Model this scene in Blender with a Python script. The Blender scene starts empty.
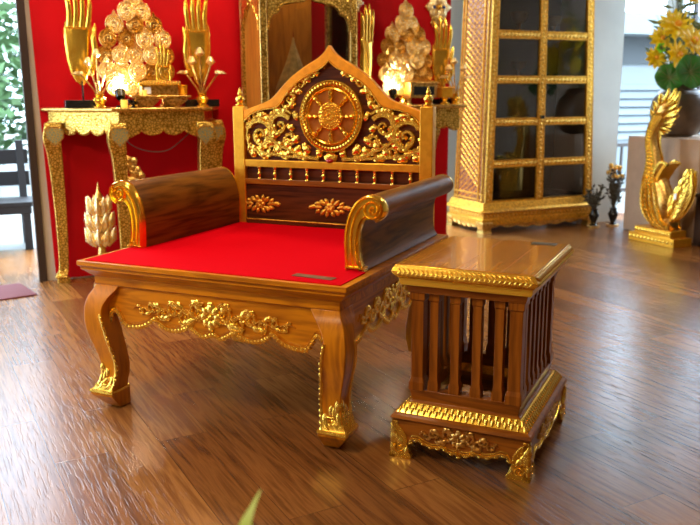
import bpy, math, random
from math import sin, cos, pi, radians as rad
from mathutils import Vector, Matrix
random.seed(7)
sc = bpy.context.scene
COL = sc.collection

# ------------------------------------------------------------------ camera
cam = bpy.data.objects.new('camera', bpy.data.cameras.new('camera'))
COL.objects.link(cam); sc.camera = cam
YAW, PITCH, ROLL, FPX = .4208, -.2058, -.0042, 804.9
cam.location = (1.623, -2.3283, 1.2186)
fwd = Vector((-sin(YAW)*cos(PITCH), cos(YAW)*cos(PITCH), sin(PITCH)))
rgt = Vector((cos(YAW), sin(YAW), 0)); upv = rgt.cross(fwd)
r2 = rgt*cos(ROLL)+upv*sin(ROLL); u2 = upv*cos(ROLL)-rgt*sin(ROLL)
mw = Matrix((r2, u2, -fwd)).transposed().to_4x4(); mw.translation = cam.location
cam.matrix_world = mw
cam.data.sensor_width = 36; cam.data.lens = FPX/700*36
cam.data.clip_start = .05; cam.data.clip_end = 200
cam.data.dof.use_dof = True; cam.data.dof.focus_distance = 2.9; cam.data.dof.aperture_fstop = 3.6

# ------------------------------------------------------------------ world, sun, exposure
sc.view_settings.view_transform = 'Standard'; sc.view_settings.look = 'None'
sc.view_settings.gamma = 1; sc.view_settings.use_curve_mapping = False
sc.view_settings.exposure = 0.0
wd = bpy.data.worlds.new('sky'); sc.world = wd; wd.use_nodes = True
bg = wd.node_tree.nodes['Background']; bg.inputs[0].default_value = (.62, .81, 1, 1); bg.inputs[1].default_value = 10.5
sl = bpy.data.lights.new('sun', 'SUN'); sl.energy = 5; sl.angle = rad(3); sl.color = (1, .95, .86)
sun = bpy.data.objects.new('sun', sl); COL.objects.link(sun)
sun.rotation_euler = Vector((.22, -.10, -1.0)).to_track_quat('-Z', 'Y').to_euler()

# wall frame: point (a, b) = along the red wall, out of it into the room
TH = rad(48); TT = Vector((cos(TH), sin(TH), 0)); NN = Vector((sin(TH), -cos(TH), 0)); OO = Vector((-2.33, 1.72, 0))
def WP(a, b, z=0): return OO+TT*a+NN*b+Vector((0, 0, z))

# ------------------------------------------------------------------ materials
def newmat(name):
    m = bpy.data.materials.new(name); m.use_nodes = True
    nt = m.node_tree; return m, nt, nt.nodes['Principled BSDF']
def N(nt, t, **k):
    n = nt.nodes.new(t)
    for a, v in k.items(): setattr(n, a, v)
    return n
def coords(nt, scale=(1, 1, 1), rot=(0, 0, 0), kind='Object'):
    tc = N(nt, 'ShaderNodeTexCoord'); mp = N(nt, 'ShaderNodeMapping')
    mp.inputs['Scale'].default_value = scale; mp.inputs['Rotation'].default_value = rot
    nt.links.new(tc.outputs[kind], mp.inputs[0]); return mp.outputs[0]
def ramp(nt, fac, stops):
    r = N(nt, 'ShaderNodeValToRGB'); e = r.color_ramp.elements
    while len(e) < len(stops): e.new(.5)
    for i, (p, c) in enumerate(stops): e[i].position = p; e[i].color = (*c, 1)
    nt.links.new(fac, r.inputs[0]); return r.outputs[0]
def bump(nt, bsdf, h, strength=.3, dist=.003):
    b = N(nt, 'ShaderNodeBump'); b.inputs['Strength'].default_value = strength; b.inputs['Distance'].default_value = dist
    nt.links.new(h, b.inputs['Height']); nt.links.new(b.outputs[0], bsdf.inputs['Normal'])
def plain(name, col, rough=.5, metal=0, noise=0, nscale=40, coat=0, emit=0, bmp=.0, spec=.5):
    m, nt, b = newmat(name); b.inputs['Specular IOR Level'].default_value = spec
    b.inputs['Base Color'].default_value = (*col, 1); b.inputs['Roughness'].default_value = rough
    b.inputs['Metallic'].default_value = metal; b.inputs['Coat Weight'].default_value = coat; b.inputs['Coat Roughness'].default_value = .08
    if noise or bmp:
        no = N(nt, 'ShaderNodeTexNoise'); no.inputs['Scale'].default_value = nscale; no.inputs['Detail'].default_value = 4
        nt.links.new(coords(nt), no.inputs[0])
        lo = tuple(max(0, c*(1-noise)) for c in col); hi = tuple(min(1, c*(1+noise)) for c in col)
        nt.links.new(ramp(nt, no.outputs[0], [(.3, lo), (.7, hi)]), b.inputs['Base Color'])
        if bmp: bump(nt, b, no.outputs[0], bmp, .004)
    if emit: b.inputs['Emission Color'].default_value = (*col, 1); b.inputs['Emission Strength'].default_value = emit
    return m
def wood(name, dark, light, axis='x', rough=.22, coat=.2, scale=1.0, spec=.25):
    m, nt, b = newmat(name)
    s = {'x': (1.3, 14, 14), 'y': (14, 1.3, 14), 'z': (14, 14, 1.3)}[axis]
    v = coords(nt, tuple(q*scale for q in s))
    n1 = N(nt, 'ShaderNodeTexNoise'); n1.inputs['Scale'].default_value = .9; n1.inputs['Detail'].default_value = 3; n1.inputs['Distortion'].default_value = .8
    nt.links.new(v, n1.inputs[0])
    w = N(nt, 'ShaderNodeMath', operation='MULTIPLY'); w.inputs[1].default_value = 5; nt.links.new(n1.outputs[0], w.inputs[0])
    fr = N(nt, 'ShaderNodeMath', operation='PINGPONG'); fr.inputs[1].default_value = .5; nt.links.new(w.outputs[0], fr.inputs[0])
    n2 = N(nt, 'ShaderNodeTexNoise'); n2.inputs['Scale'].default_value = 6; n2.inputs['Detail'].default_value = 6; nt.links.new(v, n2.inputs[0])
    ad = N(nt, 'ShaderNodeMath', operation='ADD'); nt.links.new(fr.outputs[0], ad.inputs[0]); nt.links.new(n2.outputs[0], ad.inputs[1])
    nt.links.new(ramp(nt, ad.outputs[0], [(.35, dark), (.95, light)]), b.inputs['Base Color'])
    b.inputs['Specular IOR Level'].default_value = spec; b.inputs['Roughness'].default_value = rough+.1; b.inputs['Coat Weight'].default_value = coat; b.inputs['Coat Roughness'].default_value = rough*.6
    bump(nt, b, ad.outputs[0], .06, .002)
    return m
def goldmat(name, col=(1, .66, .14), rough=.24, bmp=.25, scale=55, metal=1.0, col2=None):
    m, nt, b = newmat(name)
    no = N(nt, 'ShaderNodeTexNoise'); no.inputs['Scale'].default_value = scale; no.inputs['Detail'].default_value = 3
    nt.links.new(coords(nt), no.inputs[0])
    c2 = col2 or tuple(c*.72 for c in col)
    nt.links.new(ramp(nt, no.outputs[0], [(.35, c2), (.6, col)]), b.inputs['Base Color'])
    b.inputs['Metallic'].default_value = metal; b.inputs['Roughness'].default_value = rough
    if bmp: bump(nt, b, no.outputs[0], bmp, .003)
    return m
def mosaic(name, c_a, c_b, scale=60, metal=.9):
    m, nt, b = newmat(name)
    vo = N(nt, 'ShaderNodeTexVoronoi', feature='DISTANCE_TO_EDGE'); vo.inputs['Scale'].default_value = scale
    nt.links.new(coords(nt), vo.inputs[0])
    nt.links.new(ramp(nt, vo.outputs[0], [(.04, c_a), (.16, c_b)]), b.inputs['Base Color'])
    b.inputs['Metallic'].default_value = metal; b.inputs['Roughness'].default_value = .3
    bump(nt, b, vo.outputs[0], .7, .006)
    return m
def glass(name, tint=(1, 1, 1), rough=.0):
    m = bpy.data.materials.new(name); m.use_nodes = True; nt = m.node_tree; nt.nodes.clear()
    o = N(nt, 'ShaderNodeOutputMaterial'); tr = N(nt, 'ShaderNodeBsdfTransparent'); gl = N(nt, 'ShaderNodeBsdfGlossy'); mx = N(nt, 'ShaderNodeMixShader'); f = N(nt, 'ShaderNodeFresnel')
    f.inputs[0].default_value = 1.5; tr.inputs[0].default_value = (*tint, 1); gl.inputs['Roughness'].default_value = rough
    nt.links.new(f.outputs[0], mx.inputs[0]); nt.links.new(tr.outputs[0], mx.inputs[1]); nt.links.new(gl.outputs[0], mx.inputs[2]); nt.links.new(mx.outputs[0], o.inputs[0])
    return m

M = {}
TEAK_D, TEAK_L = (.35, .100, .002), (.62, .215, .004)
M['teak_x'] = wood('teak along x', TEAK_D, TEAK_L, 'x'); M['teak_y'] = wood('teak along y', TEAK_D, TEAK_L, 'y'); M['teak_z'] = wood('teak along z', TEAK_D, TEAK_L, 'z', scale=.8)
M['walnut'] = wood('dark polished wood', (.075, .024, .003), (.22, .082, .010), 'y', rough=.3, coat=.0, scale=.8, spec=.12)
M['panel_dark'] = wood('dark red brown wood', (.035, .008, .002), (.11, .026, .006), 'x', rough=.4, coat=0, spec=.12)
M['tab_x'] = wood('table wood x', (.16, .042, .003), (.33, .098, .007), 'x'); M['tab_y'] = wood('table wood y', (.16, .042, .003), (.33, .098, .007), 'y'); M['tab_z'] = wood('table wood z', (.16, .042, .003), (.33, .098, .007), 'z')
M['tab_top'] = wood('table top wood', (.42, .155, .014), (.50, .20, .022), 'y', rough=.08, coat=.6)
M['gold'] = goldmat('gilded carving', (1, .70, .12), .25, .3, 70, metal=.88, col2=(.85, .48, .05))
M['gold_s'] = goldmat('smooth gold leaf', (1, .66, .09), .20, .12, 12, metal=.88, col2=(.88, .50, .05))
M['gold_lacq'] = goldmat('gold lacquer', (.88, .44, .03), .3, .10, 30, metal=.7, col2=(.78, .36, .02))
M['cab_gold'] = goldmat('aged cabinet gold', (.90, .48, .05), .34, .5, 60, metal=.7, col2=(.55, .24, .02))
M['frame_gold'] = goldmat('orange gold lacquer', (.92, .36, .012), .32, .08, 30, metal=.35, col2=(.80, .29, .008))
M['gold_old'] = goldmat('antique gold', (.9, .60, .18), .3, .6, 90, col2=(.45, .22, .04))
M['mosaic'] = mosaic('mirror glass mosaic on gold', (.32, .16, .015), (.92, .62, .14), 55)
M['mosaic_g'] = mosaic('green glass mosaic', (.9, .6, .12), (.45, .55, .38), 60)
M['silver'] = mosaic('silver gold filigree', (1, .62, .12), (1, .90, .60), 70)
M['lattice'] = mosaic('gold lattice on red lacquer', (.36, .12, .015), (.14, .016, .005), 26, .2)
M['orange_wood'] = wood('orange lacquered wood', (.34, .12, .014), (.52, .21, .025), 'z')
M['red'] = plain('red drape', (.50, .0, .004), .6, spec=.15, noise=.12, nscale=3)
M['felt'] = plain('red felt', (.56, .0, .006), .95, spec=.03, noise=.05, nscale=200)
M['white_wall'] = plain('grey white plaster', (.62, .64, .62), .7, noise=.05, nscale=4)
M['cream'] = plain('tan wall', (.26, .19, .12), .7, spec=.1)
M['wheel_wood'] = plain('orange brown wheel ground', (.34, .10, .008), .55, noise=.25, nscale=20, spec=.1)
M['ceiling'] = plain('ceiling paint', (.50, .45, .36), .8)
M['door_frame'] = plain('dark brown frame', (.035, .018, .012), .4)
M['trim'] = plain('pale trim', (.55, .48, .40), .6)
M['black'] = plain('black lacquer', (.008, .008, .009), .25)
M['bench'] = plain('black painted bench', (.012, .013, .018), .5)
M['tile'] = plain('pale outdoor paving', (.20, .20, .19), .5, noise=.08, nscale=3)
M['mat'] = plain('dark red doormat', (.16, .04, .045), .9, noise=.2, nscale=150)
M['cloth'] = plain('brown tablecloth', (.44, .30, .20), .75, noise=.06, nscale=12)
M['ceramic'] = plain('dark brown pottery', (.10, .06, .035), .3, noise=.35, nscale=9)
M['yellow'] = plain('yellow petals', (.92, .66, .01), .5)
M['orange'] = plain('orange flower heart', (.9, .38, .01), .5)
M['green'] = plain('lotus leaf green', (.03, .16, .02), .35, noise=.4, nscale=8)
M['lime'] = plain('lime leaf', (.25, .75, .02), .4)
M['stem'] = plain('stem green', (.12, .16, .04), .5)
M['dry'] = plain('dry dark twigs', (.07, .06, .04), .8)
M['candle'] = plain('yellow candle wax', (1, .75, .12), .4, emit=.4)
M['white'] = plain('white paper', (.9, .9, .88), .6)
M['cable'] = plain('grey cable', (.2, .12, .1), .5)
M['plate'] = plain('brown plate', (.13, .055, .03), .35)
M['platetxt'] = plain('worn pale lettering', (.34, .2, .09), .5)
M['blue_gem'] = plain('blue glass gem', (.05, .1, .3), .05)
M['red_gem'] = plain('red glass gem', (.35, .01, .01), .15)
M['louvre'] = plain('white louvre boards', (.19, .215, .23), .5)
M['facade'] = plain('white facade', (.20, .22, .23), .6)
M['shade_grey'] = plain('grey awning', (.06, .065, .068), .7)  # shadow below the eave, put into a darker wall colour
M['bark'] = plain('bark', (.12, .09, .06), .9, noise=.3, nscale=10)
M['leaf1'] = plain('pale green leaves', (.13, .23, .09), .5, noise=.4, nscale=2)
M['leaf2'] = plain('mid green leaves', (.06, .12, .045), .5, noise=.4, nscale=2)
M['cabin'] = plain('dark cabinet interior', (.018, .010, .007), .6)
M['glass'] = glass('clear glass')
M['glass_d'] = glass('tinted cabinet glass', (.75, .72, .7))
M['blade'] = plain('green leaf tip', (.30, .42, .03), .4)
M['lamp'] = plain('lamp diffuser', (1, .93, .82), .5, emit=9)
M['spot'] = plain('spotlight lens', (1, .93, .78), .5, emit=12)

def floor_material():
    m, nt, b = newmat('wood plank floor')
    v = coords(nt, (1, 1, 1), (0, 0, rad(37)))
    br = N(nt, 'ShaderNodeTexBrick'); br.offset = .37; br.offset_frequency = 2
    for k, q in (('Scale', 1), ('Mortar Size', .0012), ('Mortar Smooth', .2), ('Bias', 0), ('Brick Width', 1.15), ('Row Height', .18)): br.inputs[k].default_value = q
    br.inputs['Color1'].default_value = (.0, .0, .0, 1); br.inputs['Color2'].default_value = (1, 1, 1, 1); br.inputs['Mortar'].default_value = (.5, .5, .5, 1)
    nt.links.new(v, br.inputs[0])
    mp = N(nt, 'ShaderNodeMapping'); mp.inputs['Scale'].default_value = (1.6, 26, 1); nt.links.new(v, mp.inputs[0])
    ad = N(nt, 'ShaderNodeVectorMath', operation='ADD'); nt.links.new(mp.outputs[0], ad.inputs[0])
    sc3 = N(nt, 'ShaderNodeVectorMath', operation='SCALE'); sc3.inputs['Scale'].default_value = 9; nt.links.new(br.outputs[0], sc3.inputs[0]); nt.links.new(sc3.outputs[0], ad.inputs[1])
    n1 = N(nt, 'ShaderNodeTexNoise'); n1.inputs['Scale'].default_value = 1.5; n1.inputs['Detail'].default_value = 6; n1.inputs['Distortion'].default_value = .5; nt.links.new(ad.outputs[0], n1.inputs[0])
    rp = N(nt, 'ShaderNodeMath', operation='MULTIPLY'); rp.inputs[1].default_value = 3.2; nt.links.new(n1.outputs[0], rp.inputs[0])
    pp = N(nt, 'ShaderNodeMath', operation='PINGPONG'); pp.inputs[1].default_value = .5; nt.links.new(rp.outputs[0], pp.inputs[0])
    mixf = N(nt, 'ShaderNodeMath', operation='MULTIPLY_ADD'); mixf.inputs[1].default_value = .8; nt.links.new(pp.outputs[0], mixf.inputs[0])
    sb = N(nt, 'ShaderNodeMath', operation='MULTIPLY'); sb.inputs[1].default_value = .42; nt.links.new(br.outputs[0], sb.inputs[0]); nt.links.new(sb.outputs[0], mixf.inputs[2])
    col = ramp(nt, mixf.outputs[0], [(.0, (.080, .025, .006)), (.45, (.20, .072, .016)), (.95, (.36, .155, .038))])
    mm = N(nt, 'ShaderNodeMixRGB'); mm.blend_type = 'MULTIPLY'; nt.links.new(br.outputs['Fac'], mm.inputs[0]); nt.links.new(col, mm.inputs[1]); mm.inputs[2].default_value = (.35, .3, .3, 1)
    nt.links.new(mm.outputs[0], b.inputs['Base Color'])
    b.inputs['Roughness'].default_value = .27; b.inputs['Specular IOR Level'].default_value = .7
    # embossed ripples running along the grain
    m2 = N(nt, 'ShaderNodeMapping'); m2.inputs['Scale'].default_value = (7, 85, 1); nt.links.new(v, m2.inputs[0])
    n2 = N(nt, 'ShaderNodeTexNoise'); n2.inputs['Scale'].default_value = 1.3; n2.inputs['Detail'].default_value = 3; n2.inputs['Distortion'].default_value = .8; nt.links.new(m2.outputs[0], n2.inputs[0])
    mr = N(nt, 'ShaderNodeMapRange'); mr.inputs['From Min'].default_value = .36; mr.inputs['From Max'].default_value = .47; nt.links.new(n2.outputs[0], mr.inputs['Value'])
    bump(nt, b, mr.outputs[0], .32, .0012)
    return m
M['floor'] = floor_material()

# ------------------------------------------------------------------ mesh builder
def new_bevel(o, w, seg=2):
    md = o.modifiers.new('bevel', 'BEVEL'); md.width = w; md.segments = seg; md.limit_method = 'ANGLE'; md.angle_limit = rad(40)
class MB:
    def __init__(s): s.v = []; s.f = []; s.m = []
    def add(s, vs, fs, mi=0):
        k = len(s.v); s.v += [tuple(p) for p in vs]; s.f += [tuple(i+k for i in f) for f in fs]; s.m += [mi]*len(fs); return s
    def box(s, x0, x1, y0, y1, z0, z1, mi=0):
        return s.add([(x, y, z) for z in (z0, z1) for y in (y0, y1) for x in (x0, x1)], [(0, 2, 3, 1), (4, 5, 7, 6), (0, 1, 5, 4), (2, 6, 7, 3), (0, 4, 6, 2), (1, 3, 7, 5)], mi)
    def rings(s, rs, cap=True, mi=0):           # list of rings (equal counts), closed around
        n = len(rs[0]); vs = [p for r in rs for p in r]; fs = []
        for i in range(len(rs)-1):
            for j in range(n): a = i*n+j; b = i*n+(j+1) % n; fs.append((a, b, b+n, a+n))
        if cap: fs.append(tuple(reversed(range(n)))); fs.append(tuple((len(rs)-1)*n+j for j in range(n)))
        return s.add(vs, fs, mi)
    def rectloft(s, lv, mi=0):                  # (z, x0, x1, y0, y1)
        return s.rings([[(x0, y0, z), (x1, y0, z), (x1, y1, z), (x0, y1, z)] for z, x0, x1, y0, y1 in lv], True, mi)
    def tube(s, pts, r, n=8, mi=0, flat=None):
        pts = [Vector(p) for p in pts]; m = len(pts)
        rr = r if isinstance(r, (list, tuple)) else [r]*m
        rs = []; ref = None
        for i, p in enumerate(pts):
            t = (pts[min(i+1, m-1)]-pts[max(i-1, 0)]).normalized()
            if ref is None: ref = Vector((0, 0, 1)) if abs(t.z) < .9 else Vector((1, 0, 0))
            u = (ref-t*ref.dot(t)).normalized(); w = t.cross(u); ref = u
            rs.append([p+(u*cos(2*pi*k/n)+w*sin(2*pi*k/n)*(flat or 1))*rr[i] for k in range(n)])
        return s.rings(rs, True, mi)
    def lathe(s, prof, c=(0, 0, 0), n=16, mi=0, sx=1, sy=1):    # prof (r, z)
        return s.rings([[(c[0]+sx*r*cos(2*pi*k/n), c[1]+sy*r*sin(2*pi*k/n), c[2]+z) for k in range(n)] for r, z in prof], True, mi)
    def sphere(s, c, r, n=10, mi=0, sc3=(1, 1, 1)):
        rs = []
        for i in range(1, n):
            a = -pi/2+pi*i/n
            rs.append([(c[0]+r*sc3[0]*cos(a)*cos(2*pi*k/n), c[1]+r*sc3[1]*cos(a)*sin(2*pi*k/n), c[2]+r*sc3[2]*sin(a)) for k in range(n)])
        return s.rings(rs, True, mi)
    def strip(s, A, B, m, h0, h1, mi=0, closed=False):         # slab between two 2D curves on plane map m
        n = len(A); rs = []
        for i in range(n): rs.append([m(*A[i], h0), m(*A[i], h1), m(*B[i], h1), m(*B[i], h0)])
        if closed: rs.append(rs[0])
        return s.rings(rs, not closed, mi)
    def build(s, name, mat, parent=None, smooth=40, bevel=0, loc=None):
        me = bpy.data.meshes.new(name); me.from_pydata(s.v, [], s.f)
        mats = mat if isinstance(mat, (list, tuple)) else [mat]
        for q in mats: me.materials.append(q)
        if len(mats) > 1: me.polygons.foreach_set('material_index', s.m)
        me.validate(); me.update()
        if smooth:
            me.polygons.foreach_set('use_smooth', [True]*len(me.polygons)); me.set_sharp_from_angle(angle=rad(smooth))
        o = bpy.data.objects.new(name, me); COL.objects.link(o)
        if parent: o.parent = parent
        if loc: o.location = loc
        if bevel: new_bevel(o, bevel)
        return o
def plane(P, U, V, Nn):
    P, U, V, Nn = map(Vector, (P, U, V, Nn))
    return lambda u, v, h=0: P+U*u+V*v+Nn*h
def empty(name, loc, rz=0):
    o = bpy.data.objects.new(name, None); COL.objects.link(o); o.location = loc; o.rotation_euler = (0, 0, rz); o.empty_display_size = .1; return o
def tag(o, label=None, cat=None, group=None, kind=None):
    if label: o['label'] = label
    if cat: o['category'] = cat
    if group: o['group'] = group
    if kind: o['kind'] = kind
    return o
def copy_tree(o, parent=None):
    c = o.copy(); COL.objects.link(c)
    if parent: c.parent = parent
    for ch in list(o.children): copy_tree(ch, c)
    return c
def smoothpts(P, k=6):                           # Catmull-Rom
    out = []; n = len(P)
    for i in range(n-1):
        p0, p1, p2, p3 = P[max(i-1, 0)], P[i], P[i+1], P[min(i+2, n-1)]
        for j in range(k):
            t = j/k
            out.append(tuple(.5*((2*b)+(-a+c)*t+(2*a-5*b+4*c-d)*t*t+(-a+3*b-3*c+d)*t**3) for a, b, c, d in zip(p0, p1, p2, p3)))
    out.append(tuple(P[-1])); return out
# carved relief strokes ------------------------------------------------
def stroke(mb, m, pts, w, h, n=6, h0=0.0, mi=0):
    k = len(pts); rs = []
    for i, p in enumerate(pts):
        a = pts[max(i-1, 0)]; b = pts[min(i+1, k-1)]
        dx, dy = b[0]-a[0], b[1]-a[1]; L = math.hypot(dx, dy) or 1; nx, ny = -dy/L, dx/L
        wi = w[i] if isinstance(w, list) else w; hi = h[i] if isinstance(h, list) else h
        rs.append([m(p[0]+nx*wi*cos(2*pi*j/n), p[1]+ny*wi*cos(2*pi*j/n), h0+hi*sin(2*pi*j/n)) for j in range(n)])
    mb.rings(rs, True, mi)
def leaf(mb, m, x, y, ang, L, W, bend=0, h=.006, k=7, h0=0, mi=0):
    W = W*1.35
    pts = []; w = []; hh = []; a = ang; px, py = x, y
    for i in range(k):
        s = i/(k-1); pts.append((px, py)); w.append(max(.0006, W*sin(pi*min(1, .12+.88*s))**.8)); hh.append(h*(.35+.65*sin(pi*min(1, .15+.8*s))))
        px += cos(a)*L/(k-1); py += sin(a)*L/(k-1); a += bend/(k-1)
    stroke(mb, m, pts, w, hh, 6, h0, mi)
def acan(mb, m, x, y, ang, L, W, bend=0, h=.007, lobes=3, mi=0):
    leaf(mb, m, x, y, ang, L, W, bend, h, 9, 0, mi)
    for i in range(lobes):
        s = (i+.3)/(lobes+.3); a = ang+bend*s*.5
        px = x+cos(a)*L*s; py = y+sin(a)*L*s; l2 = L*.5*(1-.45*s)
        for sd in (-1, 1): leaf(mb, m, px, py, a+bend*s*.5+sd*.75, l2, W*.5, -sd*.6, h*.9, 6, 0, mi)
def spiral(cx, cy, R, a0, turns, d, k=26, end=.16):
    return [(cx+R*(1-(1-end)*s**.85)*cos(a0+d*turns*2*pi*s), cy+R*(1-(1-end)*s**.85)*sin(a0+d*turns*2*pi*s)) for s in (i/(k-1) for i in range(k))]
def volute(mb, m, cx, cy, R, a0, d, turns=1.35, w=.14, h=.008, leaves=4, inner=True, mi=0):
    p = spiral(cx, cy, R, a0, turns, d); k = len(p)
    stroke(mb, m, p, [R*w*(1-.45*i/k) for i in range(k)], [h*(1-.3*i/k) for i in range(k)], 6, 0, mi)
    stroke(mb, m, [(cx-R*.12, cy), (cx, cy), (cx+R*.12, cy)], [R*.08, R*.2, R*.08], [h*.5, h*1.2, h*.5], 8, 0, mi)
    for i in range(leaves):
        s = (.05+.38*i/max(1, leaves-1)); q = p[int(s*(k-1))]; a = a0+d*turns*2*pi*s
        leaf(mb, m, q[0], q[1], a+d*.8, R*.5, R*.15, d*1.3, h*.9, 6, 0, mi)
    if inner:
        for s, l in ((.3, .55), (.45, .42), (.58, .3)):
            q = p[int(s*(k-1))]; a = a0+d*turns*2*pi*s
            leaf(mb, m, q[0]-cos(a)*R*.05, q[1]-sin(a)*R*.05, a+pi-d*.5, R*l, R*.12, -d*1.2, h*.8, 6, 0, mi)
def floral_band(mb, m, L, H, h=.006, n=4, tail=True):
    for k in range(8): leaf(mb, m, cos(k*pi/4)*H*.1, sin(k*pi/4)*H*.1, k*pi/4, H*.38, H*.13, .3, h*1.2)
    stroke(mb, m, [(-H*.1, 0), (0, 0), (H*.1, 0)], [H*.05, H*.13, H*.05], [h, h*1.7, h], 8)
    acan(mb, m, 0, H*.1, pi/2, H*.45, H*.14, 0, h); acan(mb, m, 0, -H*.1, -pi/2, H*.4, H*.14, 0, h)
    for sd in (-1, 1):
        x = H*.52; wave = [(sd*H*.2, 0)]
        for k in range(n):
            f = 1-.62*k/max(1, n-1); R = H*.30*f; up = 1 if k % 2 == 0 else -1
            volute(mb, m, sd*(x), up*H*.10*f, R*1.25, (pi if sd > 0 else 0)-up*sd*.9, -up*sd, 1.25, .26, h*1.2, 4)
            acan(mb, m, sd*(x+R*.5), -up*H*.16*f, (0 if sd > 0 else pi)+(-up*sd*.7), R*1.9, R*.42, up*sd*.8, h, 2)
            acan(mb, m, sd*(x-R*.3), up*H*.2*f, (0 if sd > 0 else pi)+(up*sd*1.1), R*1.6, R*.40, -up*sd*.8, h, 2)
            wave.append((sd*x, -up*H*.18*f)); x += (L/2-H*.5)*.9/n*(1.25-.35*k/n)
            if x > L/2: break
        wave.append((sd*(x-.01), H*.04)); wave.append((sd*L/2, -H*.02))
        w = smoothpts(wave, 6); stroke(mb, m, w, [H*.05*(1-.75*i/len(w)) for i in range(len(w))], h*.8)

def structure(name, mb, mat, **k):
    o = mb.build(name, mat, **k); o['kind'] = 'structure'; return o
def wallbox(mb, a0, a1, b0, b1, z0, z1, mi=0):
    vs = [WP(a, b, z) for z in (z0, z1) for b in (b0, b1) for a in (a0, a1)]
    return mb.add(vs, [(0, 1, 3, 2), (4, 6, 7, 5), (0, 4, 5, 1), (2, 3, 7, 6), (0, 2, 6, 4), (1, 5, 7, 3)], mi)

# ================================================================== SETTING
f = MB(); wallbox(f, -3.2, 5.6, -1.3, 7.5, -.06, 0); structure('floor', f, M['floor'], smooth=0)
f = MB(); wallbox(f, -26, 26, -30, 16, -.16, -.065); wallbox(f, -3.2, -.134, -2.6, -.06, -.06, -.004); structure('ground', f, M['tile'], smooth=0)
f = MB(); wallbox(f, -2.6, 5.8, -1.0, 6.6, 2.95, 3.05); structure('ceiling', f, M['ceiling'], smooth=0)
# red partition wall with its pale edge strip
f = MB(); wallbox(f, -.088, 3.0, -.10, -.012, 0, 2.95); structure('wall_back', f, M['trim'], smooth=0)
f = MB()
A = [(-.062+.04*0, 2.9), (-.045, .02)]
vs = [WP(-.080, .0, 2.9), WP(-.030, .0, .01), WP(3.005, .0, .01), WP(3.005, .0, 2.9), WP(-.080, -.012, 2.9), WP(-.030, -.012, .01), WP(3.005, -.012, .01), WP(3.005, -.012, 2.9)]
f.add(vs, [(0, 1, 2, 3), (7, 6, 5, 4), (0, 4, 5, 1), (1, 5, 6, 2), (2, 6, 7, 3), (3, 7, 4, 0)]); o = structure('trim_1', f, M['red'], smooth=0)
o['label'] = 'red wall covering'
f = MB(); wallbox(f, -.136, -.088, -.12, .01, 0, 2.95); structure('door_1', f, M['door_frame'], smooth=0)
# header over the open doorway
f = MB(); wallbox(f, -2.6, -.136, -.10, 0, 2.45, 2.95); structure('wall_header', f, M['white_wall'], smooth=0)
f = MB(); wallbox(f, 3.55, 4.75, -1.16, -1.04, 0, 2.95); structure('wall_rear', f, M['white_wall'], smooth=0)
# pillar beside the cabinet, right wall with window frames
f = MB(); wallbox(f, 4.70, 5.125, -.85, -.42, 0, 2.95); structure('wall_pillar', f, M['white_wall'], smooth=0)
f = MB(); wallbox(f, 5.50, 5.62, -.30, -.2, 0, 2.95); wallbox(f, 5.50, 5.62, -.2, 6.6, 0, .86); wallbox(f, 5.50, 5.62, -.2, 6.6, 2.6, 2.95); wallbox(f, 5.5, 5.62, .62, 6.6, .86, 2.6); structure('wall_right', f, M['white_wall'], smooth=0)
for i, (b0, b1) in enumerate(((-.2, .62),)):
    f = MB()
    for bb in (b0+.02, b0+.21, b0+.32, b0+.50, b0+.66, b1-.02): wallbox(f, 5.53, 5.57, bb-.012, bb+.012, .86, 2.6)
    for z in (.88, 1.7, 2.58): wallbox(f, 5.53, 5.57, b0, b1, z-.015, z+.015)
    structure('window_%d' % (i+1), f, M['door_frame'], smooth=0)
# back side of the hall behind the camera, cream, with openings
f = MB(); wallbox(f, -2.72, -2.6, 2.0, 6.6, 0, 2.95); wallbox(f, -2.72, -2.6, 0, .7, 0, 2.95); wallbox(f, -2.72, -2.6, .7, 2.0, 2.3, 2.95); structure('wall_left', f, M['cream'], smooth=0)
f = MB(); wallbox(f, -2.6, 5.62, 6.6, 6.72, 0, 2.95); structure('wall_front', f, M['cream'], smooth=0)

# ================================================================== THRONE
throne = tag(empty('throne', (0, 0, 0)), 'large carved wooden throne with red seat, rolled arms and gilded wheel backrest', 'throne')
HW, D = .5675, 1.11
mb = MB()
for prof in [[(0, .600), (0, .582), (.009, .576), (.009, .566), (.018, .560), (.032, .545), (.044, .536), (.044, .505), (.052, .500)]]:
    mb.rectloft([(z, -HW+k, HW-k, k, D-k) for k, z in prof])
mb.build('seat_frame', M['teak_x'], throne, smooth=25, bevel=.0015)
mb = MB(); FP = [(-HW+.028, .017), (HW-.028, .017), (HW-.028, .232), (.50, .24), (.50, D-.06), (-.52, D-.06), (-.52, .285), (-HW+.028, .28)]
FP = [(-HW+.028, .017), (HW-.028, .017), (HW-.028, .226), (.50, .240), (.50, D-.06), (-.555, D-.06)]
mb.rings([[(x, y, z) for x, y in FP] for z in (.5995, .6035)])
mb.build('seat_cushion', M['felt'], throne, smooth=20)
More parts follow.
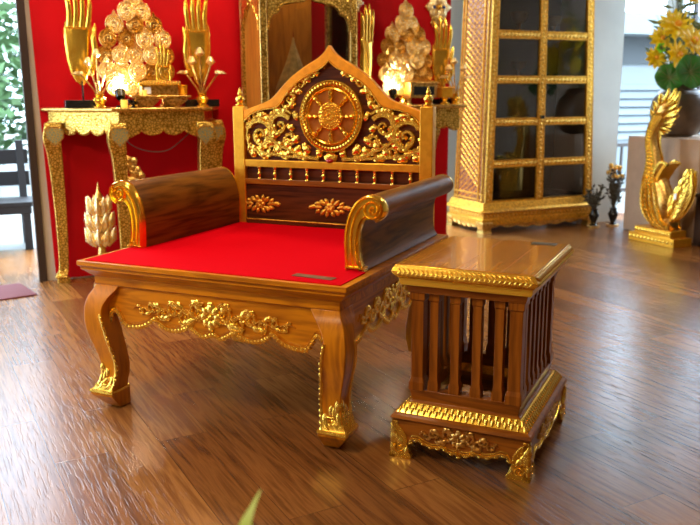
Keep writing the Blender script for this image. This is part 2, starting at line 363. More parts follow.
# aprons
SC = [(-.478, .345), (-.470, .378), (-.453, .396), (-.434, .396), (-.418, .372), (-.396, .343), (-.346, .343), (-.305, .355), (-.262, .384), (-.245, .368), (-.21, .350), (-.165, .348), (-.125, .36), (-.11, .372), (-.08, .356), (-.045, .339), (0, .352)]
SCF = [(x+.008, z) for x, z in SC]
front = SCF+[(-x, z) for x, z in reversed(SCF[:-1])]
front = [(-.5, .40)] + [p for p in front if abs(p[0]) < .472] + [(.5, .40)]
def dense(P, step=.006):
    out = []
    for a, b in zip(P[:-1], P[1:]):
        k = max(1, int(math.hypot(b[0]-a[0], b[1]-a[1])/step))
        for j in range(k): out.append((a[0]+(b[0]-a[0])*j/k, a[1]+(b[1]-a[1])*j/k))
    out.append(P[-1]); return out
def edge_trim(mb, m, P, w=.0115, h=.009, dx=.0, tooth=.011, side=-1, tl=.016):
    mb.strip([(p[0], p[1]-.002) for p in P], [(p[0], p[1]+.015) for p in P], m, -.004, .005)
    P2 = [(p[0], p[1]+.016) for p in P]; stroke(mb, m, P2, .0028, .008, 5); stroke(mb, m, [(p[0], p[1]+.023) for p in P], .0015, .003, 4)
    acc = 0
    for a, b in zip(P[:-1], P[1:]):
        acc += math.hypot(b[0]-a[0], b[1]-a[1])
        if acc > tooth:
            acc = 0; an = math.atan2(b[1]-a[1], b[0]-a[0])
            leaf(mb, m, b[0]-.003, b[1]+.012, an-pi/2*1.0+.45, tl*1.15, tooth*.40, -.4, h*1.0, 5)
def apron(m, S, name, wl, mat, carve_L, center_z, hgt=.07):
    P = dense(smoothpts(S, 3), .008)
    mb = MB(); top = [(p[0], .505) for p in P]
    mb.strip(P, top, m, -.022, 0); o = mb.build(name, mat, throne, smooth=20)
    mb = MB(); edge_trim(mb, m, [p for p in P if abs(p[0]) < wl]); mb.build('gilded_edge', M['gold'], o, smooth=60)
    mb = MB(); m2 = lambda u, v, h=0: m(u, v+center_z, h); floral_band(mb, m2, carve_L, hgt, .009, 6); mb.build('floral_carving', M['gold'], o, smooth=60)
    return o
apron(plane((0, .055, 0), (1, 0, 0), (0, 0, 1), (0, -1, 0)), front, 'front_apron', .468, M['teak_x'], .70, .424, .108)
sideS = [(p[0]*1.0, p[1]) for p in front]
apron(plane((HW-.055, .555, 0), (0, 1, 0), (0, 0, 1), (1, 0, 0)), sideS, 'side_apron', .468, M['teak_y'], .68, .426, .112)
apron(plane((-HW+.055, .555, 0), (0, -1, 0), (0, 0, 1), (-1, 0, 0)), sideS, 'side_apron', .468, M['teak_y'], .68, .426, .112)
apron(plane((0, D-.055, 0), (-1, 0, 0), (0, 0, 1), (0, 1, 0)), front, 'rear_apron', .468, M['teak_x'], .70, .424, .108)
# cabriole legs: outer corner offset k(z) and width w(z)
LEG0 = smoothpts([(.505, .046, .112), (.485, .038, .106), (.461, .024, .098), (.43, .014, .088), (.400, .010, .084), (.365, .009, .090), (.317, .014, .094), (.266, .026, .088), (.219, .038, .082), (.176, .044, .080), (.131, .040, .082), (.096, .028, .088), (.072, .015, .098)], 3)
FOOT = [(.071, .012, .108), (.058, .013, .107), (.002, .060, .060)]
def legpts(z, k, w, sx, y0, sy):     # ring of four corners
    x0 = sx*(HW-k); x1 = sx*(HW-k-w); ya = y0+sy*k; yb = y0+sy*(k+w)
    r = [(x0, ya, z), (x1, ya, z), (x1, yb, z), (x0, yb, z)]
    return r if sx*sy < 0 else r[::-1]
for sx, y0, sy in ((-1, 0, 1), (1, 0, 1), (-1, D, -1), (1, D, -1)):
    LEG = [(z, k, w+(.022 if sy < 0 else 0)) for z, k, w in LEG0]
    mb = MB(); mb.rings([legpts(z, k, w, sx, y0, sy) for z, k, w in LEG])
    lg = mb.build('leg', M['teak_z'], throne, smooth=50, bevel=.003)
    mb = MB(); mb.rings([legpts(z, k, w, sx, y0, sy) for z, k, w in FOOT]); mb.build('foot_block', M['teak_z'], lg, smooth=20, bevel=.002)
    mb = MB()
    for fi in range(2):
        # surface map: u = distance from the outer corner across the face, v = height
        def mp(u, v, h=0, fi=fi):
            lo = min(LEG, key=lambda q: abs(q[0]-v)); k = lo[1]
            if v < .072: k = .012
            if fi == 0: return Vector((sx*(HW-k-u), y0+sy*(k-h), v))
            return Vector((sx*(HW-k+h), y0+sy*(k+u), v))
        wz = lambda v: min(LEG, key=lambda q: abs(q[0]-v))[2]
        E = [(wz(z)-.006, z) for z in [.395-.01*i for i in range(33)]]
        stroke(mb, mp, E, .006, .006, 6)
        for i in range(1, 32, 2): leaf(mb, mp, E[i][0], E[i][1], -.9, .013, .005, .6, .006, 5)
        # flame carving at the foot
        mb.rings([[mp(u, v, .0035) for u in (0, .02, .04, .06, wz(v)-.004)]+[mp(u, v, -.004) for u in (wz(v)-.004, 0)] for v in (.074, .084, .094, .104)], True)
        volute(mb, mp, .045, .108, .026, -1.2, 1, 1.3, .16, .007, 3)
        for (u, v, a, L) in ((.012, .10, 1.5, .05), (.026, .115, 1.5, .052), (.012, .13, 1.45, .065), (.07, .10, 1.7, .04), (.04, .132, 1.7, .04), (.02, .085, 1.2, .04), (.062, .085, 1.4, .04), (.006, .15, 1.4, .035)):
            leaf(mb, mp, u, v, a, L*.9, .0075, .3, .006)
    # base lip
    mb.rings([legpts(z, k, w, sx, y0, sy) for z, k, w in ((.070, .008, .112), (.080, .012, .108))])
    mb.build('gilded_trim', M['gold'], lg, smooth=60)

# arms
RO = [(.455, .603), (.452, .657), (.451, .724), (.457, .765), (.469, .806), (.49, .841), (.515, .863), (.545, .872), (.573, .866), (.592, .848), (.598, .823), (.588, .802), (.567, .788), (.547, .790), (.533, .787)]
RI = [(.521, .772), (.511, .738), (.508, .68), (.514, .632), (.530, .603)]
def arm(sx, dx, y0, y1):
    out = smoothpts(RO, 3); inn = smoothpts(RI, 3)
    poly = [(sx*(x)+dx, z) for x, z in out+inn]
    if sx > 0: poly = poly[::-1]
    mb = MB(); cx, cz = sx*.52+dx, .74
    sh = lambda q, s: [(q0[0], q0[1]) for q0 in q]
    mb.rings([[(x, y, z) for x, z in poly] for y in (y0+.018, y1)])
    a = mb.build('armrest', M['walnut'], throne, smooth=35, bevel=.002)
    m = plane((dx, y0+.02, 0), (sx, 0, 0), (0, 0, 1), (0, -1, 0))
    # gilded face: body plate, raised double rim and volute
    mb = MB(); mb.rings([[(x, y, z) for x, z in poly] for y in (y0+.006, y0+.035)])
    rim = [(x, z) for x, z in out][:-6]
    k = len(rim)
    stroke(mb, m, [(x+.006, z-.002) for x, z in rim[:k]], .007, .026, 8)
    spx = smoothpts([(.565, .792), (.547, .797), (.530, .815), (.535, .842), (.555, .852), (.575, .843), (.580, .825), (.570, .811), (.556, .810), (.549, .822), (.556, .832), (.564, .828)], 4)
    stroke(mb, m, smoothpts([(.592, .848), (.592, .823), (.584, .806), (.565, .794)], 4), .006, .026, 8)
    stroke(mb, m, spx, .006, .026, 8)
    stroke(mb, m, [(.557, .821), (.562, .821), (.567, .821)], [.003, .006, .003], [.01, .03, .01], 8)
    mid = smoothpts([(.533, .842), (.512, .825), (.492, .792), (.481, .75), (.477, .70), (.482, .64), (.488, .615)], 4)
    stroke(mb, m, mid, .005, .024, 8)
    inr = smoothpts([(.540, .805), (.520, .790), (.506, .76), (.499, .72), (.498, .67), (.506, .63), (.518, .61)], 4)
    stroke(mb, m, inr, .006, .026, 8)
    stroke(mb, m, [(.457, .612), (.490, .612), (.527, .612)], .008, .024, 8)
    volute(mb, plane((dx, y0+.008, 0), (sx, 0, 0), (0, 0, 1), (0, -1, 0)), .505, .63, .012, 0, 1, 1.2, .2, .008, 3)
    mb.build('gilded_scroll', M['gold_s'], a, smooth=60)
    # gold line at the rear end
    mb = MB(); mb.rings([[(x+(x-cx)*.015, y, z+(z-cz)*.015) for x, z in poly] for y in (y1-.006, y1)]); mb.build('rear_edge_line', M['gold_s'], a, smooth=35)
arm(1, 0, .235, 1.075)
arm(-1, -.027, .285, 1.045)

# backrest
YB = 1.062
mF = plane((0, YB, 0), (1, 0, 0), (0, 0, 1), (0, -1, 0))
for sx in (-1, 1):
    mb = MB(); xa, xb = sx*.447, sx*.507
    mb.box(min(xa, xb), max(xa, xb), YB-.012, YB+.035, .60, 1.165); p = mb.build('backrest_post', M['gold_lacq'], throne, smooth=20, bevel=.003)
    mb = MB(); mb.lathe([(.018, 0), (.022, .004), (.022, .010), (.013, .014), (.019, .024), (.022, .034), (.016, .046), (.009, .052), (.012, .058), (.009, .068), (.003, .085), (.001, .09)], (sx*.477, YB+.012, 1.165), 12)
    mb.build('finial', M['gold'], p, smooth=50)
BO = smoothpts([(-.447, 1.145), (-.40, 1.162), (-.345, 1.180), (-.305, 1.196), (-.275, 1.220), (-.24, 1.255), (-.19, 1.300), (-.12, 1.346), (-.06, 1.378), (-.025, 1.405), (0, 1.438)], 5)
BI = smoothpts([(-.447, 1.098), (-.405, 1.133), (-.35, 1.152), (-.295, 1.160), (-.255, 1.175), (-.225, 1.215), (-.19, 1.255), (-.13, 1.297), (-.07, 1.325), (-.03, 1.346), (0, 1.372)], 5)
CX = .008
BOf = [(x+CX*(1+x/.447), z) for x, z in BO]+[(-x+CX*(1+x/.447), z) for x, z in reversed(BO[:-1])]
BIf = [(x+CX*(1+x/.447), z) for x, z in BI]+[(-x+CX*(1+x/.447), z) for x, z in reversed(BI[:-1])]
mb = MB(); mb.strip(BIf, BOf, mF, -.025, .008); fr = mb.build('backrest_frame', M['frame_gold'], throne, smooth=25, bevel=.003)
mb = MB(); stroke(mb, mF, [(x, z-.004) for x, z in BIf], .004, .013, 6); mb.build('inner_beading', M['gold'], fr)
mb = MB(); mb.box(-.447, .447, YB-.010, YB+.03, .878, .912); mb.build('backrest_rail', M['gold_lacq'], throne, smooth=20, bevel=.003)
mb = MB(); mb.box(-.447, .447, YB-.014, YB+.03, .795, .820); mb.build('backrest_rail', M['tab_x'], throne, smooth=20, bevel=.002)
bot = [(x, .905) for x, z in BIf]
mb = MB(); mb.strip(bot, BIf, mF, -.022, -.012); carv = mb.build('carved_panel', M['panel_dark'], throne, smooth=20)
mb = MB(); mb.box(-.447, .447, YB+.012, YB+.024, .60, .885); low = mb.build('lower_back_panel', M['panel_dark'], throne, smooth=20)
mb = MB(); mb.box(-.447, .447, YB-.004, YB+.02, .608, .795); mb.box(-.447, .447, YB-.016, YB, .603, .625)
lowb = mb.build('lower_rear_board', M['panel_dark'], throne, smooth=20, bevel=.002)
mb = MB(); stroke(mb, plane((0, YB-.016, .624), (1, 0, 0), (0, 0, 1), (0, -1, 0)), [(-.44, 0), (0, 0), (.44, 0)], .003, .003)
for cx in (-.37, .005, .375):
    m2 = plane((cx, YB-.004, .698), (1, 0, 0), (0, 0, 1), (0, -1, 0))
    for k in range(6): leaf(mb, m2, 0, 0, k*pi/3, .028, .009, .4, .008)
    for sd in (-1, 1):
        for x, y, a, L in ((.02, .012, .5, .04), (.02, -.012, -.5, .04), (.04, .0, .1, .04), (.05, .012, .4, .03), (.05, -.012, -.4, .03), (.07, .0, .2, .035), (.01, .02, 1.1, .028), (.01, -.02, -1.1, .028), (.085, 0, 0, .03), (.035, .02, .9, .02), (.035, -.02, -.9, .02)):
            leaf(mb, m2, sd*x, y, a if sd > 0 else pi-a, L, .0075, .5, .008)
mb.build('floral_carving', M['cab_gold'], lowb, smooth=60)
mb = MB(); mb.lathe([(.011, 0), (.011, .004), (.006, .008), (.007, .016), (.011, .024), (.008, .032), (.006, .036), (.009, .041), (.006, .046), (.010, .053), (.010, .057)], (0, 0, 0), 10)
b0 = mb.build('baluster', M['gold'], throne, smooth=50); b0.location = (-.371, YB-.003, .820)
for i in range(1, 10):
    c = b0.copy(); COL.objects.link(c); c.parent = throne; c.location = (-.371+i*.0862, YB-.003, .820)
# scroll carving
mC = plane((CX, YB+.012, 0), (1, 0, 0), (0, 0, 1), (0, -1, 0))
mb = MB()
for sd in (-1, 1):
    ms = lambda u, v, h=0, sd=sd: mC(sd*u, v, h)
    H = .020
    V = [(.370, 1.030, .076, .6, 1, 1.5), (.265, 1.075, .058, 2.6, -1, 1.4), (.205, 1.005, .040, -.6, 1, 1.2), (.212, 1.200, .040, -.5, 1, 1.3), (.152, 1.265, .031, -.3, 1, 1.2), (.092, 1.305, .022, 0, 1, 1.2), (.305, .955, .030, 2.8, -1, 1.2), (.395, 1.118, .020, 3.0, -1, 1.2)]
    for cx, cz, R, a0, d, tn in V: volute(mb, ms, cx, cz, R, a0, d, tn, .21, H*(.7+.3*R/.076), 7)
    STEMS = []
    stem = smoothpts([(.06, .925), (.15, .935), (.22, .965), (.27, .985), (.31, 1.02), (.318, 1.08), (.30, 1.125), (.26, 1.14), (.21, 1.115)], 6)
    stroke(mb, ms, stem, [.013*(1-.35*i/len(stem)) for i in range(len(stem))], H)
    STEMS.append(stem)
    stem = smoothpts([(.16, .93), (.25, .935), (.34, .945), (.42, .97), (.445, 1.02), (.43, 1.08), (.395, 1.105)], 6)
    stroke(mb, ms, stem, [.011*(1-.35*i/len(stem)) for i in range(len(stem))], H*.9)
    STEMS.append(stem)
    stem = smoothpts([(.20, 1.13), (.235, 1.155), (.25, 1.19), (.225, 1.23), (.19, 1.245), (.185, 1.27), (.15, 1.292), (.115, 1.31), (.07, 1.325), (.03, 1.345)], 6)
    stroke(mb, ms, stem, [.009*(1-.4*i/len(stem)) for i in range(len(stem))], H*.8)
    STEMS.append(stem)
    for stm in STEMS:
        for i in range(4, len(stm)-4, 6):
            q = stm[i]; n_ = stm[i+1]; an = math.atan2(n_[1]-q[1], n_[0]-q[0])
            for d in (-1, 1): leaf(mb, ms, q[0], q[1], an+d*.75, .036, .0085, -d*.9, H*.9, 7)
    for x, z, a, L, W, bd in ((.03, 1.335, 1.3, .025, .008, .2), (.06, 1.305, .6, .05, .011, .6), (.10, 1.28, .3, .045, .010, .6), (.145, 1.235, -.2, .04, .010, .5), (.185, 1.23, 1.9, .04, .010, -.5), (.20, 1.155, 1.5, .045, .011, .5),
            (.235, 1.145, 2.0, .03, .009, .5), (.175, 1.10, 1.4, .04, .009, -.4), (.19, 1.06, .2, .04, .011, .7), (.17, 1.03, -1.0, .05, .012, .7), (.165, .985, -1.2, .05, .012, .6), (.11, .95, .7, .05, .013, .6), (.14, .93, .3, .06, .013, .5), (.05, .935, .9, .035, .012, .3),
            (.22, .93, .2, .06, .013, .5), (.26, .945, .9, .045, .012, -.6), (.33, .925, .3, .06, .013, .5), (.36, .93, 1.0, .05, .012, -.5), (.40, .93, .4, .04, .012, .6), (.43, .95, 1.3, .04, .011, .4), (.31, 1.10, .6, .045, .012, -.7), (.335, 1.13, -.3, .05, .011, .6),
            (.35, 1.11, .9, .035, .010, -.5), (.28, 1.02, .6, .05, .012, .9), (.30, .99, .0, .05, .012, .7), (.245, 1.14, .4, .05, .012, -.8), (.425, 1.09, 1.0, .03, .009, .4), (.44, 1.05, .9, .03, .008, 1.0), (.24, .965, 2.2, .05, .012, -.8), (.33, 1.02, 1.5, .04, .011, -.6)):
        acan(mb, ms, x, z, a, L*1.15, W*1.25, bd, H*.85, 3)
for a in (-.9, -.45, 0, .45, .9): leaf(mb, mC, 0, .915, pi/2+a, .045, .014, 0, .022)
mb.build('scroll_carving', M['gold'], carv, smooth=60)
mb = MB(); mb.sphere((CX-.0, YB-.008, .918), .014, 8, 0, (1.4, .8, .8)); mb.build('red_blossom', M['red_gem'], carv)
# wheel
WC = (.013, 1.120)
mW = plane((WC[0], YB+.008, WC[1]), (.975, 0, 0), (0, 0, 1), (0, -1, 0))
mb = MB(); pan = [(.12*cos(2*pi*i/48), .125*sin(2*pi*i/48)) for i in range(48)]
mb.rings([[mW(u, v, h) for u, v in pan] for h in (.0, .006)]); whl = mb.build('dharma_wheel', M['wheel_wood'], throne)
def ringpts(R, n=64, k=0): return [(R*cos(2*pi*i/n), R*1.0*sin(2*pi*i/n)) for i in range(n+1)]
mb = MB()
stroke(mb, mW, ringpts(.126, 64), .011, .020, 8); stroke(mb, mW, ringpts(.161, 64), .004, .018, 6); stroke(mb, mW, ringpts(.149, 64), .012, .010, 6)
for i in range(56):
    a = 2*pi*i/56; leaf(mb, mW, .137*cos(a), .137*sin(a), a+.8, .030, .0062, 0, .024, 5)
mb.build('wheel_rim', M['gold_s'], whl, smooth=60)
for i in range(8):
    a = i*pi/4+pi/8*0
    mb = MB(); c, s = cos(a), sin(a)
    prof = [(.045, .008), (.056, .015), (.062, .009), (.072, .008), (.079, .013), (.085, .015), (.092, .010), (.098, .009), (.104, .015), (.110, .017), (.116, .011), (.120, .008)]
    stroke(mb, mW, [(r*c, r*s) for r, w in prof], [w for r, w in prof], [.018+w*.7 for r, w in prof], 8)
    mb.build('wheel_spoke', M['gold'], whl, smooth=60)
mb = MB()
mb.rings([[mW(R*cos(2*pi*i/32), R*sin(2*pi*i/32), h) for i in range(32)] for R, h in ((.064, .004), (.064, .014), (.058, .018), (.034, .018), (.032, .022), (.026, .022), (.024, .018), (.008, .018))])
for R, n, r in ((.056, 26, .0060), (.043, 20, .0062), (.031, 16, .0045), (.014, 8, .007)):
    for i in range(n):
        a = 2*pi*i/n; p = mW(R*cos(a), R*sin(a), .021); mb.sphere(p, r, 6)
mb.build('wheel_hub', M['gold_s'], whl, smooth=50)
# brown plate lying on the felt
mb = MB(); mb.box(-.080, .080, -.019, .019, 0, .002); nm = empty('name_plate', (.412, .086, .604), rad(-4))
nm.location = (.405, .088, .604); mb.build('plate', M['plate'], nm, smooth=0, bevel=.001)
mb = MB()
random.seed(3)
x = -.05
while x < .05:
    w = random.uniform(.002, .005); mb.box(x, x+w, random.uniform(-.008, -.004), random.uniform(.003, .008), .002, .0024); x += w+random.uniform(.001, .003)
mb.build('worn_lettering', M['platetxt'], nm, smooth=0)
tag(nm, 'small brown rectangular plate lying on the red seat near its front right corner', 'name plate')

# ================================================================== SIDE TABLE
tab = tag(empty('side_table', (.9385, .3818, 0), -.0173), 'square wooden side table with slatted sides and gilded rim beside the throne', 'side table')
A_, B_ = .225, .29
def lv(prof): return [(z, -A_+k, A_-k, -B_+k, B_-k) for k, z in prof]
mb = MB(); mb.rectloft(lv([(.003, .6745), (.001, .672), (.020, .655), (.024, .60)])); top = mb.build('tabletop', M['tab_top'], tab, smooth=20)
mb = MB()
for k in (-.17, -.02, .12): mb.box(k-.0006, k+.0006, -B_+.004, B_-.004, .6742, .6748)
mb.build('board_joint', M['tab_z'], top, smooth=0)
mb = MB(); mb.rectloft(lv([(-.001, .672), (-.016, .652), (-.014, .646), (.000, .628)])); 
rim = mb.build('gilded_rim', M['gold_s'], top, smooth=30, bevel=.001)
mb = MB(); mb.rectloft(lv([(.004, .628), (.005, .612), (.010, .603)])); mb.build('gold_band', plain('yellow gold paint', (.85, .50, .04), .35, metal=.3), top, smooth=30, bevel=.001)
mb = MB()
def rimface(side):
    # sloping band maps: u along edge, v 0..1 from upper edge to the widest line and below
    half = A_ if side in (0, 2) else B_; out = B_ if side in (0, 2) else A_
    def m(u, v, h=0):
        if v < 0: k, z, nz = 0.0+.0*v, .674, 1
        kk = -.001-.015*min(v, 1)+(.014*(v-1) if v > 1 else 0); z = .672-.020*min(v, 1)-(.020*(v-1) if v > 1 else 0)
        nn = (.8, .6) if v <= 1 else (.8, -.5)
        o = out-kk+h*nn[0]; zz = z+h*nn[1]; u2 = max(-(half-kk), min(half-kk, u))
        return [Vector((u2, -o, zz)), Vector((o, u2, zz)), Vector((-u2, o, zz)), Vector((-o, -u2, zz))][side]
    return m, half
for side in range(4):
    m, half = rimface(side); n = int(half*2/.016)
    for i in range(n):
        u = -half+(i+.5)*2*half/n
        for v0, vv, du in ((.05, .95, .016), (.95, 1.75, -.014)):
            pts = [(u-du*.6, v0), (u-du*.2, v0+(vv-v0)*.3), (u+du*.25, v0+(vv-v0)*.7), (u+du*.7, vv)]
            rs = []; n6 = 6
            for q, (p, w) in enumerate(zip(pts, (.002, .0062, .005, .001))):
                rs.append([m(p[0]+w*cos(2*pi*j/n6), p[1], .0065*sin(2*pi*j/n6)*(w/.006)) for j in range(n6)])
            mb.rings(rs)
mb.build('leaf_carving', M['gold'], top, smooth=60)
mb = MB(); mb.rectloft(lv([(.022, .604), (.024, .592), (.030, .575)])); mb.build('upper_frame', M['tab_x'], tab, smooth=20, bevel=.001)
# slats: posts of the four sides
def slat(w, dp):
    mb = MB(); hw, hd = w/2, dp/2
    mb.rectloft([(z, -hw*q, hw*q, -hd*q, hd*q) for z, q in ((.232, 1.28), (.262, 1.28), (.278, 1.0), (.545, 1.0), (.550, 1.22), (.580, 1.22))])
    return mb
corner = slat(.042, .042).build('corner_post', M['tab_z'], tab, smooth=20, bevel=.0012)
fx = A_-.038-.021; fy = B_-.038-.021
corner.location = (-fx, -fy, 0)
for x, y in ((fx, -fy), (fx, fy), (-fx, fy)):
    c = corner.copy(); COL.objects.link(c); c.parent = tab; c.location = (x, y, 0)
s0 = slat(.029, .03).build('slat', M['tab_z'], tab, smooth=20, bevel=.001); first = True
spots = []
for k in range(4):
    x = -.110+k*.0735
    spots += [(x, -fy, 0), (x, fy, 0)]
for k in range(6):
    y = -fy+(k+1)*2*fy/7; spots += [(fx, y, pi/2), (-fx, y, pi/2)]
for x, y, r in spots:
    c = s0 if first else s0.copy(); first = False
    if c is not s0: COL.objects.link(c); c.parent = tab
    c.location = (x, y, 0); c.rotation_euler = (0, 0, r)
# hollow base
def hollow(mb, outer, inset):           # outer list of (k, z) top to bottom, inner wall at k = inset
    def ring(k, z): return [(-A_+k, -B_+k, z), (A_-k, -B_+k, z), (A_-k, B_-k, z), (-A_+k, B_-k, z)]
    rs = [ring(inset, outer[-1][1])]+[ring(inset, outer[0][1])]+[ring(k, z) for k, z in outer]; rs.append(rs[0])
    mb.rings(rs, False)
mb = MB(); hollow(mb, [(.034, .236), (.036, .226), (.042, .195), (.030, .188)], .078); mb.build('base_moulding', M['tab_x'], tab, smooth=20, bevel=.002)
mb = MB(); hollow(mb, [(.030, .190), (.026, .187), (.000, .157), (.0, .154)], .078); gb = mb.build('gilded_band', M['gold_s'], tab, smooth=20)
mb = MB()
def bandface(side):
    half = A_ if side in (0, 2) else B_; out = half and (B_ if side in (0, 2) else A_)
    def m(u, v, h=0):                   # v 0 (top) .. 1 (bottom)
        k = .026-.026*v; z = .187-.030*v; o = out-k+h*.75; zz = z+h*.65; lim = half-k
        u = max(-lim, min(lim, u)); return [Vector((u, -o, zz)), Vector((o, u, zz)), Vector((-u, o, zz)), Vector((-o, -u, zz))][side]
    return m, half
for side in range(4):
    m, half = bandface(side); n = int(half*2/.021)
    for row, (v0, v1) in enumerate(((.0, .62), (.42, 1.0))):
        for i in range(n+1):
            u = -half+(i+(.5 if row else 0))*2*half/n
            for du in (-1, 1):
                rs = []
                for q, w in ((0, .0075), (.35, .0065), (.7, .004), (1, .0008)):
                    vv = v0+(v1-v0)*q
                    rs.append([m(u+w*cos(2*pi*j/6)+du*.0, vv, (.003+.003*row*0+.003*(1-q))*sin(2*pi*j/6)+.001) for j in range(6)])
                if du == 1: mb.rings(rs)
    for v in (.03, .97):
        mb.rings([[m(u, v, .0025*cos(t)+.001) if 1 else 0 for t in (0, 1, 2)] for u in (-half, half)], True)
mb.build('scale_carving', M['gold'], gb, smooth=60)
mb = MB(); hollow(mb, [(-.002, .158), (-.012, .152), (-.017, .142), (-.008, .136)], .078); mb.build('base_ledge', M['tab_x'], tab, smooth=20, bevel=.001)
def tabapron(side):
    half = A_+.010 if side in (0, 2) else B_+.010; out = (B_ if side in (0, 2) else A_)+.008
    m = [plane((0, -out, 0), (1, 0, 0), (0, 0, 1), (0, -1, 0)), plane((out, 0, 0), (0, 1, 0), (0, 0, 1), (1, 0, 0)), plane((0, out, 0), (-1, 0, 0), (0, 0, 1), (0, 1, 0)), plane((-out, 0, 0), (0, -1, 0), (0, 0, 1), (-1, 0, 0))][side]
    q = half-.06; S = [(-1, .052), (-.93, .074), (-.82, .076), (-.68, .064), (-.52, .056), (-.38, .060), (-.30, .064), (-.22, .052), (-.10, .048), (-.05, .052), (0, .042)]
    S = [(x*q, z) for x, z in S]; S = S+[(-x, z) for x, z in reversed(S[:-1])]
    P = dense([(-half, .052)]+S+[(half, .052)], .006)
    mb = MB(); mb.strip(P, [(p[0], .140) for p in P], m, -.02, 0); o = mb.build('base_apron', M['tab_x'], tab, smooth=20)
    mb = MB(); PI_ = [p for p in P if abs(p[0]) <= q]
    stroke(mb, m, PI_, .006, .0065, 6); stroke(mb, m, [(x, z+.010) for x, z in PI_], .002, .003, 4)
    for i in range(2, len(PI_), 4): leaf(mb, m, PI_[i][0], PI_[i][1], -1.2, .012, .007, -.4, .007, 5)
    mb.build('gilded_edge', M['gold'], o, smooth=60)
    mb = MB(); m2 = lambda u, v, h=0: m(u, v+.098, h); floral_band(mb, m2, half*1.15, .066, .007, 4); mb.build('floral_carving', M['gold_old'], o, smooth=60)
for sd in range(4): tabapron(sd)
for sx, sy in ((-1, -1), (1, -1), (1, 1), (-1, 1)):
    mb = MB(); X = A_+.016; Y = B_+.016
    def pt(dx, dy, z): return (sx*(X-dx), sy*(Y-dy), z)
    # L shaped bracket foot made of two flared faces
    prof = [(.0, .070), (.0, .076), (.012, .078), (.026, .064), (.055, .060), (.08, .058), (.105, .042), (.130, .014)]
    for ax in (0, 1):
        rs = []
        for z, w in prof:
            k = .004 if z > .02 else -.002
            q = [pt(k, k, z), pt(w, k, z), pt(w, k+.022, z), pt(k, k+.022, z)] if ax == 0 else [pt(k, k, z), pt(k, w, z), pt(k+.022, w, z), pt(k+.022, k, z)]
            rs.append(q)
        mb.rings(rs)
    ft = mb.build('foot', M['gold_s'], tab, smooth=30, bevel=.001)
    mb = MB()
    for ax in (0, 1):
        m = (lambda u, v, h=0: Vector(pt(u+.004, .004-h, v))) if ax == 0 else (lambda u, v, h=0: Vector(pt(.004-h, u+.004, v)))
        volute(mb, m, .030, .032, .020, 2.4, 1, 1.4, .2, .007, 4)
        for u, v, a, L in ((.004, .05, 1.5, .05), (.014, .052, 1.6, .05), (.026, .052, 1.7, .042), (.04, .045, 1.9, .035), (.003, .085, 1.45, .035), (.012, .08, 1.6, .03), (.052, .012, 1.3, .035), (.003, .015, 1.5, .04)):
            leaf(mb, m, u, v, a, L, .0065, .2, .006)
        stroke(mb, m, [(0, .004), (.03, .004), (.062, .004)], .005, .006)
    mb.build('flame_carving', M['gold'], ft, smooth=60)
mb = MB(); mb.box(-.045, .045, -.024, .024, 0, .002); o = mb.build('table_tag', M['black'], None, smooth=0, bevel=.001)
o.data.materials[0] = plain('dark grey tag', (.06, .05, .035), .35); o.location = (1.083, .632, .6750); o.rotation_euler = (0, 0, -.0173)
tag(o, 'dark grey rectangular tag on the side table top at its far right corner', 'name plate')
# ================================================================== THINGS ALONG THE RED WALL
def atw(name, a, b, z=0, rz=0): return empty(name, WP(a, b, z), TH+rz)      # local x along the wall, local -y into the room

